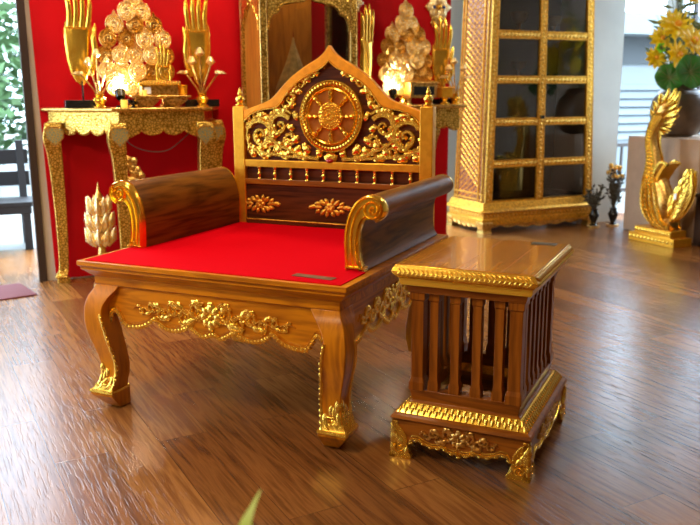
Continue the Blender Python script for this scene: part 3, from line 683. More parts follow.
# --- gilded console tables
def console(name, poly, legs, label, bracket):
    # poly: top outline (local x, local y) back-left, front-left, front-right, back-right ; front is -y
    t = atw(name, 0, 0); tag(t, label, 'console table')
    def off(P, d):
        cx = sum(p[0] for p in P)/4; return [(p[0]+(d if p[0] < cx else -d), p[1]+(d if p[1] < -.2 else 0)) for p in P]
    mb = MB(); mb.rings([[(x, y, z) for x, y in off(poly, k)] for z, k in ((1.118, .012), (1.125, 0), (1.140, 0), (1.143, .006))]); mb.build('tabletop', M['gold_old'], t, smooth=20, bevel=.003)
    Q = off(poly, .045)
    mb = MB(); mb.rings([[(x, y, z) for x, y in off(poly, k)] for z, k in ((1.05, .045), (1.118, .045))]); mb.rings([[(x, y, z) for x, y in off(poly, k)] for z, k in ((1.045, .035), (1.058, .035))]); mb.build('frieze', M['mosaic'], t, smooth=20)
    # scalloped aprons between the legs
    for i in range(3):
        p, q = Vector(Q[i]), Vector(Q[i+1]); L = (q-p).length; d = (q-p)/L; nn = Vector((d.y, -d.x))
        m = plane((p.x, p.y, 0), (d.x, d.y, 0), (0, 0, 1), (nn.x, nn.y, 0))
        nS = max(3, int(L/.11)); P = []
        for k in range(nS*8+1):
            u = L*k/(nS*8); P.append((u, 1.005-.030*abs(sin(pi*k/8))**.7-.035*min(1, max(0, 1-min(u, L-u)/.09))))
        mb = MB(); mb.strip(P, [(u, 1.055) for u, v in P], m, -.012, .006); stroke(mb, m, P, .008, .010, 5)
        mb.build('apron', M['mosaic'], t, smooth=30)
    for (x, y, sx) in legs:
        mb = MB(); prof = [(1.05, 0, .050), (.98, -.012, .055), (.93, -.016, .052), (.85, -.006, .045), (.7, .0, .040), (.5, .004, .036), (.3, .004, .033), (.15, .0, .030), (.08, -.006, .030), (.055, -.020, .036), (.04, -.028, .036), (.035, -.01, .040), (0, -.01, .040)]
        rs = []
        for z, o, w in smoothpts(prof, 3):
            ox = x+sx*-o*1.0; rs.append([(ox-w, y-w+o, z), (ox+w, y-w+o, z), (ox+w, y+w*.6+o, z), (ox-w, y+w*.6+o, z)])
        mb.rings(rs); lg = mb.build('leg', M['mosaic'], t, smooth=50, bevel=.006)
        mb = MB(); mk = plane((x-sx*.0, y-.058, 0), (1, 0, 0), (0, 0, 1), (0, -1, 0))
        sh = [(-.055, 1.0), (-.05, .955), (-.02, .925), (0, .905), (.02, .925), (.05, .955), (.055, 1.0), (.03, 1.02), (-.03, 1.02)]
        mb.rings([[mk(u, v, h) for u, v in sh] for h in (-.02, .012)]); sp = mb.build('corner_shield', M['mosaic_g'], lg, smooth=20)
        mb = MB(); stroke(mb, mk, sh+[sh[0]], .006, .016, 6); mb.build('shield_rim', M['gold_old'], sp)
    if bracket:
        mb = MB(); x, y, _ = legs[1]; mk = plane((x+.035, y-.01, 0), (1, 0, 0), (0, 0, 1), (0, -1, 0))
        for u, v, a, L in ((.0, .84, -.9, .10), (.0, .80, -.7, .12), (.02, .75, -.5, .10), (.0, .70, -.3, .10), (.05, .73, .9, .06), (.03, .80, .6, .05), (.08, .70, 1.1, .05)): leaf(mb, mk, u, v, a, L, .022, .3, .02)
        mb.build('leg_bracket', M['gold_old'], t, smooth=60)
    return t
con1 = console('console_table', [(-.045, -.01), (.34, -.46), (.97, -.46), (1.13, -.01)], [(.020, -.07, -1), (.375, -.405, -1), (.915, -.405, 1), (1.07, -.07, 1)], 'gilded mosaic console table left of the throne against the red wall', True)
con2 = console('console_table', [(1.98, -.01), (2.12, -.44), (2.90, -.44), (2.985, -.01)], [(2.04, -.07, -1), (2.17, -.385, -1), (2.52, -.385, 1), (2.78, -.07, 1)], 'gilded console table right behind the throne, beside the tall gold cabinet', False)

# --- fan of gilded bodhi leaves on a stem
def bodhi_leaf(mb, m, R):
    sh = []
    for i in range(20):
        a = -pi/2+2*pi*i/20; r = R*(1-.10*cos(a+pi/2)); p = [r*cos(a)*.92, r*sin(a)]
        if i == 10: p = [0, R*1.55]
        if i in (9, 11): p = [p[0]*.8, R*1.0]
        sh.append(p)
    rs = []
    for s, h in ((1, -.004), (1, .003), (.92, .009), (.84, .002), (.70, .009), (.58, .002), (.42, .010), (.25, .004), (.1, .014)): rs.append([m(x*s, y*s, h) for x, y in sh])
    mb.rings(rs); stroke(mb, m, [(x*.96, y*.96) for x, y in sh]+[(sh[0][0]*.96, sh[0][1]*.96)], R*.07, .009, 5)
    volute(mb, m, 0, 0, R*.45, 0, 1, 1.3, .16, .02, 3, False)
def leaf_tree(a, b, W, z0, H, label):
    t = atw('bodhi_leaf_fan', a, b, z0); tag(t, label, 'altar ornament')
    mb = MB(); mb.tube([(0, 0, 0), (0, 0, .25), (.01, 0, H*.55), (0, 0, H*.85)], [.014, .012, .009, .004])
    for k in range(5):
        z = .10+k*.09
        for s in (-1, 1): mb.tube([(0, 0, z), (s*W*.22, 0, z+.06), (s*W*.42*(1-.12*k), 0, z+.09)], [.008, .006, .003], 6)
    mb.lathe([(.07, 0), (.07, .012), (.04, .02), (.03, .045), (.045, .06), (.016, .075)]); mb.build('stem', M['gold'], t, smooth=50)
    rows = [(.12, 4, .80), (.21, 5, .97), (.305, 5, 1.0), (.40, 4, .92), (.485, 3, .72), (.56, 2, .42), (.645, 1, 0)]
    src = [None, None]
    for r, (z, n, ww) in enumerate(rows):
        for i in range(n):
            x = (i-(n-1)/2)*(W*ww-.115)/max(1, n-1)
            kk = 0 if (r*2+i*3) % 5 in (0, 2, 3) else 1
            if src[kk] is None:
                lm = MB(); bodhi_leaf(lm, plane((0, 0, 0), (1, 0, 0), (0, 0, 1), (0, -1, 0)), .062-.004*kk); c = src[kk] = lm.build('bodhi_leaf', (M['silver'], M['gold_old'])[kk], t, smooth=50)
            else: c = src[kk].copy(); COL.objects.link(c); c.parent = t
            c.location = (x, -.02-.02*((r+i) % 2), z*H/.70); c.rotation_euler = (rad(-6), 0, x*.9)
    return t
leaf_tree(.545, .20, .50, 1.143, .74, 'rounded fan of gilded bodhi leaves on the left console table')
leaf_tree(2.485, .22, .46, 1.143, .72, 'pointed fan of pale gilded bodhi leaves on the right console, behind the throne backrest')

# --- giant gilded hands on plinths
def hand(a, b, z0, label, sx=1, S=1.0, rz=0, plinth=True, zr=.14):
    t = atw('gilded_hand', a, b, z0, rz); tag(t, label, 'hand sculpture', 'gilded hand sculptures' if plinth else None)
    L = zr
    if plinth:
        mb = MB(); mb.box(-.115, .115, -.06, .06, 0, .048); mb.build('plinth', M['black'], t, smooth=0, bevel=.003)
        mb = MB(); mb.tube([(0, .0, .045), (0, 0, L+.03)], .006, 8); mb.build('rod', M['black'], t)
    # palm lofted from wrist point to knuckles, curved
    mb = MB(); rs = []
    for z, w, d, ox in ((0, .012, .010, 0), (.03, .038, .022, -.004), (.08, .055, .032, -.010), (.16, .068, .036, -.014), (.25, .076, .034, -.012), (.33, .080, .030, -.006), (.37, .080, .026, -.002), (.39, .074, .018, 0)):
        rs.append([(sx*(ox+w*cos(2*pi*k/16)), d*sin(2*pi*k/16)*(1 if sin(2*pi*k/16) > 0 else .55)+.01, L+z) for k in range(16)])
    mb.rings(rs)
    for i, (l, lean) in enumerate(((.235, -.035), (.275, -.012), (.262, .008), (.205, .030))):
        x0 = -.056+i*.037; pts = []
        for k in range(7):
            s = k/6; pts.append((sx*(x0+lean*s*s*.6+(.012*sin(pi*s))), .008-.018*sin(pi*s*.8), L+.355+l*s))
        mb.tube(pts, [.0195, .019, .0175, .0178, .016, .0135, .005], 10)
    th = [(sx*.050, 0, L+.06), (sx*.078, -.012, L+.14), (sx*.090, -.02, L+.22), (sx*.083, -.02, L+.29), (sx*.092, -.018, L+.345), (sx*.098, -.016, L+.375)]
    mb.tube(th, [.022, .025, .022, .019, .015, .004], 10)
    mb.build('hand', M['gold_s'], t, smooth=60)
    mb = MB(); mb.tube([(sx*(-.078), -.008, L+.352), (sx*-.03, -.024, L+.349), (sx*.03, -.024, L+.348), (sx*.074, -.008, L+.350)], .0035, 6); 
    mb.build('palm_crease', M['gold'], t)
    t.scale = (S, S, S); return t
hand(.205, .20, 1.143, 'tall gilded hand sculpture at the left end of the left console table', 1)
hand(.955, .20, 1.143, 'tall gilded hand sculpture at the right end of the left console table', -1)
hand(2.19, .20, 1.143, 'gilded hand sculpture left of the pale leaf fan on the right console', -1, .95, .5, True, .12)
hand(2.79, .24, 1.143, 'gilded hand sculpture at the right end of the right console', 1, .86, -.3, True, .12)

# --- lotus vases
def lotus_vase(a, b, z0, label, S=1, n=5, seed=1):
    t = atw('lotus_vase', a, b, z0); tag(t, label, 'flower vase'); random.seed(seed)
    mb = MB(); mb.lathe([(.034, 0), (.036, .008), (.022, .016), (.030, .03), (.040, .045), (.034, .058), (.020, .066), (.030, .078), (.024, .080)], n=14); mb.build('vase', M['gold_s'], t, smooth=50)
    for k in range(n):
        f = (k-(n-1)/2)/((n-1)/2); h = .24+.05*(1-abs(f))-.05*abs(f); x = f*.10; y = -.03*cos(k*2)
        mb = MB(); top = (x, y, h); mb.tube([(f*.010, 0, .07), (f*.03, y*.4, h*.55), (x*.85, y, h*.92), top], [.006, .005, .005, .004], 6); st = mb.build('stem', M['gold_old'], t)
        mb = MB()
        if abs(f) > .8:
            for q in range(7): mb.tube([top, (x+sin(q*.9)*.02+f*.01, y+cos(q*.9)*.02, h+.012), (x+sin(q*.9)*.034+f*.02, y+cos(q*.9)*.034, h+.002)], [.004, .009, .001], 6)
        else:
            for q in range(6): mb.tube([top, (x+sin(q*1.05)*.018, y+cos(q*1.05)*.018, h+.020), (x+sin(q*1.05)*.008, y+cos(q*1.05)*.008, h+.052)], [.005, .011, .001], 6)
        mb.build('lotus_bud', M['silver'], st, smooth=50)
    t.scale = (S, S, S)
lotus_vase(.285, .36, 1.143, 'small gold vase of lotus stems at the left of the left console table', 1.05, 5, 1)
lotus_vase(.93, .36, 1.143, 'small gold vase of lotus stems at the right of the left console table', 1.1, 5, 2)
lotus_vase(2.84, .36, 1.143, 'small gold vase of lotus stems on the right console beside the tall cabinet', 1.0, 5, 3)

# --- offering box, gold cup, candle, dark flower, small hand, spotlight on the left console
t = atw('offering_box', .655, .355, 1.143); tag(t, 'ornate gold offering box on pierced legs in the middle of the left console table', 'offering box')
mb = MB(); mb.box(-.185, .185, -.08, .08, .062, .074); mb.box(-.165, .165, -.07, .07, .052, .062); mb.build('tray', M['gold_old'], t, smooth=20, bevel=.003)
for sx in (-1, 1):
    mb = MB()
    for k in range(7):
        an = rad(20+k*23); mb.tube([(sx*.085, -.075, .054), (sx*.085+cos(an)*.035, -.078, .054-sin(an)*.03), (sx*.085+cos(an)*.055, -.075, .052-sin(an)*.05+.004)], [.004, .008, .005], 6)
    mb.tube([(sx*.02, -.07, .05), (sx*.06, -.075, .015), (sx*.085, -.075, .004), (sx*.11, -.075, .015), (sx*.16, -.07, .05)], .007, 6); mb.box(sx*.085-.05, sx*.085+.05, .03, .06, 0, .055)
    mb.build('pierced_leg', M['gold_old'], t)
mb = MB(); mb.box(-.12, .11, -.05, .05, .074, .135); bx = mb.build('box', M['gold_old'], t, smooth=20, bevel=.003)
mb = MB(); mb.rectloft([(.135, -.135, .125, -.06, .06), (.145, -.135, .125, -.06, .06), (.165, -.09, .08, -.04, .04), (.172, -.04, .03, -.02, .02)])
for k in range(15): mb.tube([(-.13+k*.0178, -.06, .14), (-.13+k*.0178, -.062, .165)], [.008, .001], 6)
mb.build('lid', M['gold'], bx, smooth=30)
mb = MB(); mb.box(-.100, -.062, -.053, -.050, .085, .125); mb.build('paper_tag', M['white'], bx, smooth=0)
o = MB().lathe([(.0, 0), (.028, 0), (.034, .01), (.036, .06), (.040, .065), (.030, .066), (.028, .02), (0, .018)], n=16).build('gold_cup', M['gold_s'], None, loc=WP(.80, .40, 1.143+.074)); o.location = WP(.805, .345, 1.2172)
tag(o, 'small gold cup standing on the right end of the offering box tray', 'cup')
o = MB().lathe([(.0, 0), (.020, 0), (.022, .045), (.017, .048), (.015, .040), (0, .038)], n=14).build('votive_candle', M['candle'], None, loc=WP(.425, .40, 1.1432))
tag(o, 'small yellow votive candle on the left console table', 'candle')
o = MB().lathe([(.0, 0), (.015, 0), (.017, .034), (0, .036)], n=12).build('votive_candle', M['candle'], None, loc=WP(.555, .398, 1.2172)); tag(o, 'small yellow candle standing on the offering box tray beside the white paper tag', 'candle')
t = atw('dark_flower', .485, .38, 1.1432); tag(t, 'small black metal lotus flower between candle and offering box', 'ornament')
mb = MB(); mb.lathe([(.02, 0), (.018, .006), (.008, .012), (.008, .022)], n=12); mb.build('foot', M['black'], t)
for k in range(8):
    a = k*pi/4; MB().tube([(0, 0, .015), (cos(a)*.02, sin(a)*.02, .03), (cos(a)*.036, sin(a)*.036, .056)], [.004, .011, .001], 6).build('petal', M['black'], t)
hand(.705, .25, 1.22, 'small gilded hand sculpture rising behind the offering box', 1, .52, 0, False, .0)
o = [q for q in COL.objects if q.name.startswith('gilded_hand')][-1]
mb = MB(); mb.lathe([(.06, -.145), (.06, -.12), (.035, -.10), (.03, -.03), (.05, -.015), (.02, .02)], n=14); mb.build('pedestal', M['gold_old'], o)
mb = MB(); mb.lathe([(.0, .10), (.045, .10), (.045, .125), (.0, .125)], (.03, -.02, .0), n=12); mb.build('dark_bracelet', M['black'], o)
def spotlamp(a, b, z, label, e):
    t = atw('spotlight', a, b, z); tag(t, label, 'lamp')
    mb = MB(); mb.lathe([(.0, 0), (.03, 0), (.03, .012), (.0, .012)], n=14); mb.tube([(0, 0, .01), (0, 0, .06)], .006); mb.tube([(0, -.01, .06), (0, .022, .10)], [.028, .035], 14); mb.build('housing', M['black'], t)
    mb = MB(); mb.tube([(0, .0205, .098), (0, .0245, .1035)], [.030, .030], 14); mb.build('lens', M['spot'], t)
    l = bpy.data.lights.new('spotlight bulb', 'POINT'); l.energy = e; l.color = (1, .90, .70); l.shadow_soft_size = .035
    lo = bpy.data.objects.new('bulb', l); COL.objects.link(lo); lo.parent = t; lo.location = (0, .05, .14)
spotlamp(.42, .30, 1.1432, 'small black spotlight on the left console aimed at the leaf fan', 7)
spotlamp(2.33, .36, 1.1432, 'small black spotlight on the right console aimed at the pale leaf fan', 7)
# right console box
t = atw('offering_box', 2.56, .33, 1.1432); tag(t, 'dark fronted gold offering box on the right console table', 'offering box')
mb = MB(); mb.box(-.11, .11, -.06, .06, .05, .15); mb.rectloft([(.15, -.12, .12, -.07, .07), (.16, -.12, .12, -.07, .07), (.185, -.03, .03, -.02, .02)]); mb.build('box', M['gold_old'], t, smooth=20, bevel=.003)
mb = MB(); mb.box(-.085, .085, -.063, -.058, .07, .13); mb.build('dark_front', M['black'], t, smooth=0)
for x in (-.09, .09): MB().lathe([(.02, 0), (.012, .02), (.02, .052)], (x, 0, 0), 10).build('leg', M['gold_old'], t)
t = atw('gold_casket', 2.735, .39, 1.1432); tag(t, 'small square gold casket on a stand at the right of the right console', 'casket')
MB().lathe([(.035, 0), (.035, .01), (.015, .02), (.02, .04), (.03, .05)], n=12).build('stand', M['gold_s'], t)
mb = MB(); mb.box(-.045, .045, -.04, .04, .05, .115); mb.box(-.052, .052, -.046, .046, .115, .125); mb.build('box', M['gold_lacq'], t, smooth=0, bevel=.003)
# cable slung under the left console
mb = MB(); mb.tube(smoothpts([WP(.40, .30, .985), WP(.48, .30, .90), WP(.60, .30, .86), WP(.72, .30, .875), WP(.86, .30, .985)], 6), .0035, 6); tag(mb.build('cable', M['cable']), 'thin dark cable sagging beneath the left console table', 'cable')

# --- star shaped flower ornaments mounted on the wall
def medallion(a, z, label, S):
    t = atw('wall_ornament', a, .0, z); tag(t, label, 'wall ornament', 'silver gold flower ornaments on the red wall')
    m = plane((0, -.012, 0), (1, 0, 0), (0, 0, 1), (0, -1, 0)); mb = MB()
    for k in range(8):
        an = k*pi/4; leaf(mb, m, cos(an)*.02, sin(an)*.02, an, .085 if k % 2 else .10, .032, 0, .014)
        leaf(mb, m, cos(an+.39)*.03, sin(an+.39)*.03, an+.39, .05, .02, 0, .018)
    mb.build('petals', M['silver'], t, smooth=60)
    mb = MB(); mb.sphere((0, -.03, 0), .022, 10); mb.build('heart', M['gold_s'], t)
    for s in (-1, 1): MB().sphere((s*.045, -.028, -.003), .013, 8, 0, (1.2, .6, 1)).build('blue_gem', M['blue_gem'], t)
    mb = MB()
    for u, v, an, L in ((0, -.05, -1.57, .12), (-.02, -.06, -2.0, .07), (.02, -.06, -1.1, .07), (-.03, -.10, -1.9, .06), (.02, -.12, -1.3, .06), (-.005, -.15, -1.57, .07)): leaf(mb, m, u, v, an, L, .022, .1, .014)
    mb.build('pendant', M['gold_old'], t, smooth=60); t.scale = (S, S, S)
medallion(2.15, 1.88, 'flower shaped wall ornament with blue gem just right of the glass display cabinet', .85)
medallion(2.885, 1.875, 'flower shaped wall ornament with blue gems above the right hand sculpture', .95)

# --- carved flame candelabra below the left console
t = atw('carved_lotus_stack', .245, .30); tag(t, 'pale gold carved lotus stack standing on the floor beneath the left console table', 'carving')
mb = MB(); mb.lathe([(.07, 0), (.07, .02), (.03, .04), (.02, .12), (.03, .2), (.02, .26)], n=14); mb.tube([(0, 0, .2), (0, 0, .62)], .012); mb.build('stand', M['gold_old'], t)
for k, (z, r) in enumerate(((.27, .075), (.37, .070), (.47, .058))):
    mb = MB()
    mb.lathe([(.02, 0), (r*.9, .02), (r, .045), (r*.7, .075), (.02, .095)], (0, 0, z), 14)
    for q in range(10):
        a = q*pi/5; mb.tube([(cos(a)*r*.6, sin(a)*r*.6, z), (cos(a)*r*1.05, sin(a)*r*1.05, z+.04), (cos(a)*r*1.15, sin(a)*r*1.15, z+.085), (cos(a)*r*1.3, sin(a)*r*1.3, z+.12)], [.012, .022, .015, .002], 6)
    mb.build('lotus_tier', M['silver'], t, smooth=50)
MB().lathe([(.03, 0), (.035, .02), (.015, .06), (.005, .1), (.001, .13)], (0, 0, .55), 10).build('tip', M['gold_old'], t)

# --- glass display cabinet behind the throne
dc = atw('display_cabinet', 1.27, .62); tag(dc, 'tall glass display cabinet with carved gold posts standing behind the throne backrest', 'cabinet')
Wd, Dd, Hd = .62, .42, 2.35
for x, y in ((0, 0), (Wd, 0), (0, Dd), (Wd, Dd)):
    mb = MB(); mb.box(x-.022, x+.022, y-.018, y+.018, .0, Hd); mb.box(x-.03, x+.03, y-.026, y+.026, .85, .93)
    p = mb.build('corner_post', M['mosaic'], dc, smooth=0, bevel=.005)
    mb = MB()
    for s in (-1, 1): mb.tube([(x+s*.022, y-.018, .2), (x+s*.022, y-.018, Hd)], .005, 6)
    mb.build('post_beading', M['gold_old'], p)
mb = MB(); mb.box(0, Wd, 0, Dd, .55, .62); mb.box(0, Wd, 0, Dd, Hd-.05, Hd); mb.build('shelf', M['orange_wood'], dc, smooth=0)
mb = MB(); mb.box(0, Wd, 0, .02, 0.05, .55); mb.box(0, .02, 0, Dd, .05, .55); mb.box(Wd-.02, Wd, 0, Dd, .05, .55); mb.build('lower_panel', M['orange_wood'], dc, smooth=0)
mb = MB(); mb.box(.02, Wd-.14, Dd-.03, Dd-.01, .62, Hd-.05); mb.build('back_panel', M['orange_wood'], dc, smooth=0)
mb = MB(); mb.box(-.004, .006, .05, Dd-.03, .62, Hd-.05); mb.build('side_panel', M['orange_wood'], dc, smooth=0)
for nm, m, LL in (('front_arch', plane((.028, -.012, 0), (1, 0, 0), (0, 0, 1), (0, -1, 0)), Wd-.056), ('side_arch', plane((-.012, Dd-.028, 0), (0, -1, 0), (0, 0, 1), (-1, 0, 0)), Dd-.056)):
    c_ = LL/2; P = smoothpts([(0, 1.62), (.010, 1.68), (.03, 1.715), (.065, 1.73), (.075, 1.75), (.10, 1.775), (.15, 1.79), (c_-.03, 1.81), (c_, 1.84)], 4); P = P+[(LL-x, z) for x, z in reversed(P[:-1])]
    mb = MB(); mb.strip(P, [(x, 2.0) for x, z in P], m, -.012, .010); stroke(mb, m, P, .009, .018, 6); mb.build(nm, M['mosaic'], dc, smooth=30)
mb = MB(); mb.box(.028, Wd-.028, .004, .009, .62, Hd-.05); mb.build('glass_pane', M['glass_d'], dc, smooth=0)
mb = MB(); mb.box(Wd-.005, Wd, .028, Dd-.028, .62, Hd-.05); mb.build('glass_pane', M['glass_d'], dc, smooth=0)
l = bpy.data.lights.new('added cabinet fill', 'AREA'); l.energy = 7; l.size = .3; l.color = (1, .82, .55)  # added light, no fitting seen, brightens the spire behind the glass
lo = bpy.data.objects.new('added_cabinet_fill', l); COL.objects.link(lo); lo.parent = dc; lo.location = (.31, .2, 2.28)
t = atw('pointed_spire', 1.545, .42, .62); tag(t, 'pointed gold spire standing inside the glass display cabinet', 'ornament')
mb = MB(); prof = smoothpts([(.12, 0), (.12, .3), (.12, .5), (.115, .60), (.085, .68), (.055, .75), (.03, .82), (.014, .87), (.004, .915), (.001, .93)], 3)
rs = []
for r, z in prof: rs.append([(r*(1+.09*(k % 2))*cos(2*pi*k/24), r*.8*(1+.09*(k % 2))*sin(2*pi*k/24), z) for k in range(24)])
rs = [[(x, y, z*1.06) for x, y, z in r] for r in rs]
mb.rings(rs); mb.build('spire', plain('pale gold ribbing', (.60, .44, .15), .4, noise=.3, nscale=30), t, smooth=0)
mb = MB(); mb.tube([(0, 0, .97), (0, 0, 1.01)], [.004, .001], 6); mb.build('tip', M['red_gem'], t)

# ================================================================== TALL GOLD CABINET
M['cab_gold2'] = goldmat('raised cabinet gold', (1, .66, .16), .3, .4, 60, col2=(.6, .32, .05))
cb = atw('manuscript_cabinet', 4.195, -.33); tag(cb, 'tall tapering gold cabinet with ten dark glass panes behind the side table', 'cabinet')
CD = .56; CH = 2.5
def cabx(z, s): return s*(.600-.055*(z-.27)/1.75)           # half width at height z
def caby(z): return .025+.045*(z-.27)/1.75                   # front lean
mb = MB()
mb.rectloft([(.075, -.635, .635, -.01, CD+.03), (.12, -.635, .635, -.01, CD+.03), (.13, -.62, .62, 0, CD+.02), (.175, -.62, .62, 0, CD+.02), (.185, -.66, .66, -.03, CD+.05), (.20, -.66, .66, -.03, CD+.05), (.215, -.63, .63, -.005, CD+.02), (.27, -.61, .61, .02, CD)])
mb.build('plinth', M['cab_gold'], cb, smooth=20, bevel=.003)
mb = MB(); m = plane((0, -.002, .152), (1, 0, 0), (0, 0, 1), (0, -1, 0))
for i in range(30): leaf(mb, m, -.60+i*.0405, -.004, .5, .028, .008, 0, .008)
mb.build('plinth_carving', M['cab_gold2'], cb, smooth=60); mb = MB()
m = plane((0, -.032, .192), (1, 0, 0), (0, 0, 1), (0, -1, 0))
for i in range(50): leaf(mb, m, -.64+i*.026, -.005, 1.2, .012, .006, 0, .006)
mb.build('plinth_carving', M['cab_gold2'], cb, smooth=60); mb = MB()
m = plane((-.622, .3, .152), (0, -1, 0), (0, 0, 1), (-1, 0, 0))
for i in range(14): leaf(mb, m, -.28+i*.0405, -.004, .5, .028, .008, 0, .008)
mb.build('plinth_carving', M['cab_gold2'], cb, smooth=60)
for nm, m, LL in (('plinth_apron', plane((-.62, -.004, 0), (1, 0, 0), (0, 0, 1), (0, -1, 0)), 1.24), ('plinth_apron', plane((-.630, CD, 0), (0, -1, 0), (0, 0, 1), (-1, 0, 0)), CD)):
    P = []; nn = 64
    for i in range(nn+1):
        u = i/nn; e = min(u, 1-u)*LL; P.append((u*LL, .055-.02*abs(sin(u*pi*7))-.02*(.5-.5*cos(2*pi*u))+.02*min(1, e/.1)))
    mb = MB(); mb.strip(P, [(x, .10) for x, z in P], m, -.02, .0); stroke(mb, m, P, .008, .009, 5); mb.build(nm, M['gold_old'], cb, smooth=30)
for sx in (-1, 1):
    for y in (.0, CD-.03):
        mb = MB(); x = sx*.585
        mb.rings([[(x-w, y-w+.03, z), (x+w, y-w+.03, z), (x+w, y+w+.03, z), (x-w, y+w+.03, z)] for z, w in ((.10, .055), (.07, .058), (.04, .044), (.02, .044), (.0, .052))]); mb.build('foot', M['gold_old'], cb, smooth=40, bevel=.004)
# body: sides, back, dark interior, shelves
mb = MB()
for s in (-1, 1):
    q = []
    for z in (.27, CH): q.append([(cabx(z, s), caby(z), z), (cabx(z, s), CD-.01-caby(z)*.5, z), (cabx(z, s)-s*.02, CD-.01-caby(z)*.5, z), (cabx(z, s)-s*.02, caby(z), z)][::s])
    mb.rings(q)
    if s < 0: mb.build('side_panel', M['lattice'], cb, smooth=0); mb = MB()
mb.build('side_panel', M['lattice'], cb, smooth=0)
mb = MB(); mb.rings([[(cabx(z, -1)+.01, CD-.04-caby(z)*.5, z), (cabx(z, 1)-.01, CD-.04-caby(z)*.5, z), (cabx(z, 1)-.01, CD-.02-caby(z)*.5, z), (cabx(z, -1)+.01, CD-.02-caby(z)*.5, z)] for z in (.27, CH)])
mb.box(-.52, .52, .05, CD-.06, CH-.02, CH); mb.build('back_board', M['cabin'], cb, smooth=0)
mb = MB()
for z in (.30, .59, .96, 1.34, 1.72, 2.1): mb.box(cabx(z, -1)+.022, cabx(z, 1)-.022, caby(z)+.05, CD-.07, z-.012, z)
mb.build('inner_shelf', M['cabin'], cb, smooth=0)
# side lattice framing + diamond relief
for s in (-1, 1):
    m = lambda u, v, h=0, s=s: Vector((cabx(v, s)+s*h, u, v))
    mb = MB()
    for u in (.055, .115, CD-.09, CD-.045):
        stroke(mb, m, [(u+(caby(z)-.02 if u < .2 else 0), z) for z in (.27, 1.4, CH)], .012 if u in (.055,) else .008, .012, 6)
    for z in (.29, .34): stroke(mb, m, [(.04, z), (.3, z), (CD-.03, z)], .010, .010, 6)
    for z in [.40+.055*i for i in range(38)]:
        for d in (-1, 1):
            stroke(mb, m, [(.13, z), (.21, z+.055*d), (.29, z+.11*d), (.37, z+.165*d), (.45, z+.22*d)], .0035, .005, 4)
        for u in (.17, .25, .33, .41): leaf(mb, m, u, z+.01, 1.57, .022, .007, 0, .006, 5)
    M['lat_gold'] = goldmat('dull lattice gold', (.80, .42, .06), .35, .3, 60, metal=.85, col2=(.5, .2, .02)); mb.build('lattice_carving', M['lat_gold'], cb, smooth=40)
# door frame grid on the leaning front plane
def mfr(u, v, h=0): return Vector((u*(cabx(v, 1)/.6), caby(v)-h, v))
rows = [(.265, .275), (.575, .645), (.94, 1.01), (1.305, 1.375), (1.685, 1.76), (2.10, 2.16)]
cols = [(-.60, -.515), (-.045, .035), (.515, .60)]
def bar(mb, u0, u1, v0, v1, h0, h1):
    mb.rings([[mfr(u0, v, h0), mfr(u0, v, h1), mfr(u1, v, h1), mfr(u1, v, h0)] for v in (v0, v1)])
mb = MB()
for u0, u1 in cols: bar(mb, u0, u1, .27, CH, -.02, .006)
for v0, v1 in [(.255, .285)]+rows[1:]+[(CH-.06, CH)]:
    for s0, s1 in ((-.515, -.045), (.035, .515)): bar(mb, s0, s1, v0, v1, -.018, .004)
mb.build('door_frame', M['cab_gold'], cb, smooth=0, bevel=.002)
mb = MB()
for v0, v1 in rows[1:]:
    for s0, s1 in ((-.515, -.045), (.035, .515)):
        n = 11
        for i in range(n):
            u = s0+(i+.5)*(s1-s0)/n
            for d in (-1, 1): leaf(mb, mfr, u, (v0+v1)/2-.016*d, pi/2*d+.5, .030, .012, 0, .011, 5)
        for v in (v0+.006, v1-.006): stroke(mb, mfr, [(s0, v), ((s0+s1)/2, v), (s1, v)], .004, .009, 5)
for u0, u1 in cols:
    for i in range(62): leaf(mb, mfr, (u0+u1)/2, .29+i*.036, pi/2+.4*(-1)**i, .030, .012, 0, .013, 5)
    for u in (u0+.007, u1-.007): stroke(mb, mfr, [(u, .27), (u, 1.4), (u, CH)], .004, .011, 5)
mb.build('door_carving', M['cab_gold2'], cb, smooth=60)
for r in range(5):
    for s0, s1 in ((-.515, -.045), (.035, .515)):
        mb = MB(); bar(mb, s0-.004, s1+.004, rows[r][1]-.004, rows[r+1][0]+.004, -.012, -.008); mb.build('glass_pane', M['glass_d'], cb, smooth=0)
mb = MB(); mb.box(-.022, .012, caby(1)-.03, caby(1)-.004, 1.0, 1.03); mb.build('door_latch', M['black'], cb, smooth=0, bevel=.003)
# gold pieces on its upper shelves
for i, (a, z, s, lab) in enumerate(((4.02, 1.72, 1.0, 'tall gold goblet on the top shelf of the gold cabinet, left pane'), (4.40, 1.72, .9, 'gold goblet on the top shelf of the gold cabinet, right pane'), (4.03, 1.34, .8, 'gold goblet on the second shelf of the gold cabinet, left pane'))):
    t = atw('gold_goblet', a, -.52, z); tag(t, lab, 'goblet')
    MB().lathe([(.05, 0), (.05, .01), (.015, .03), (.015, .09), (.03, .11)], n=14).build('foot', M['gold_s'], t); MB().lathe([(.03, .108), (.065, .14), (.075, .19), (.085, .20), (.07, .20), (.0, .15)], n=14).build('bowl', M['gold_old'], t); t.scale = (s, s, s)

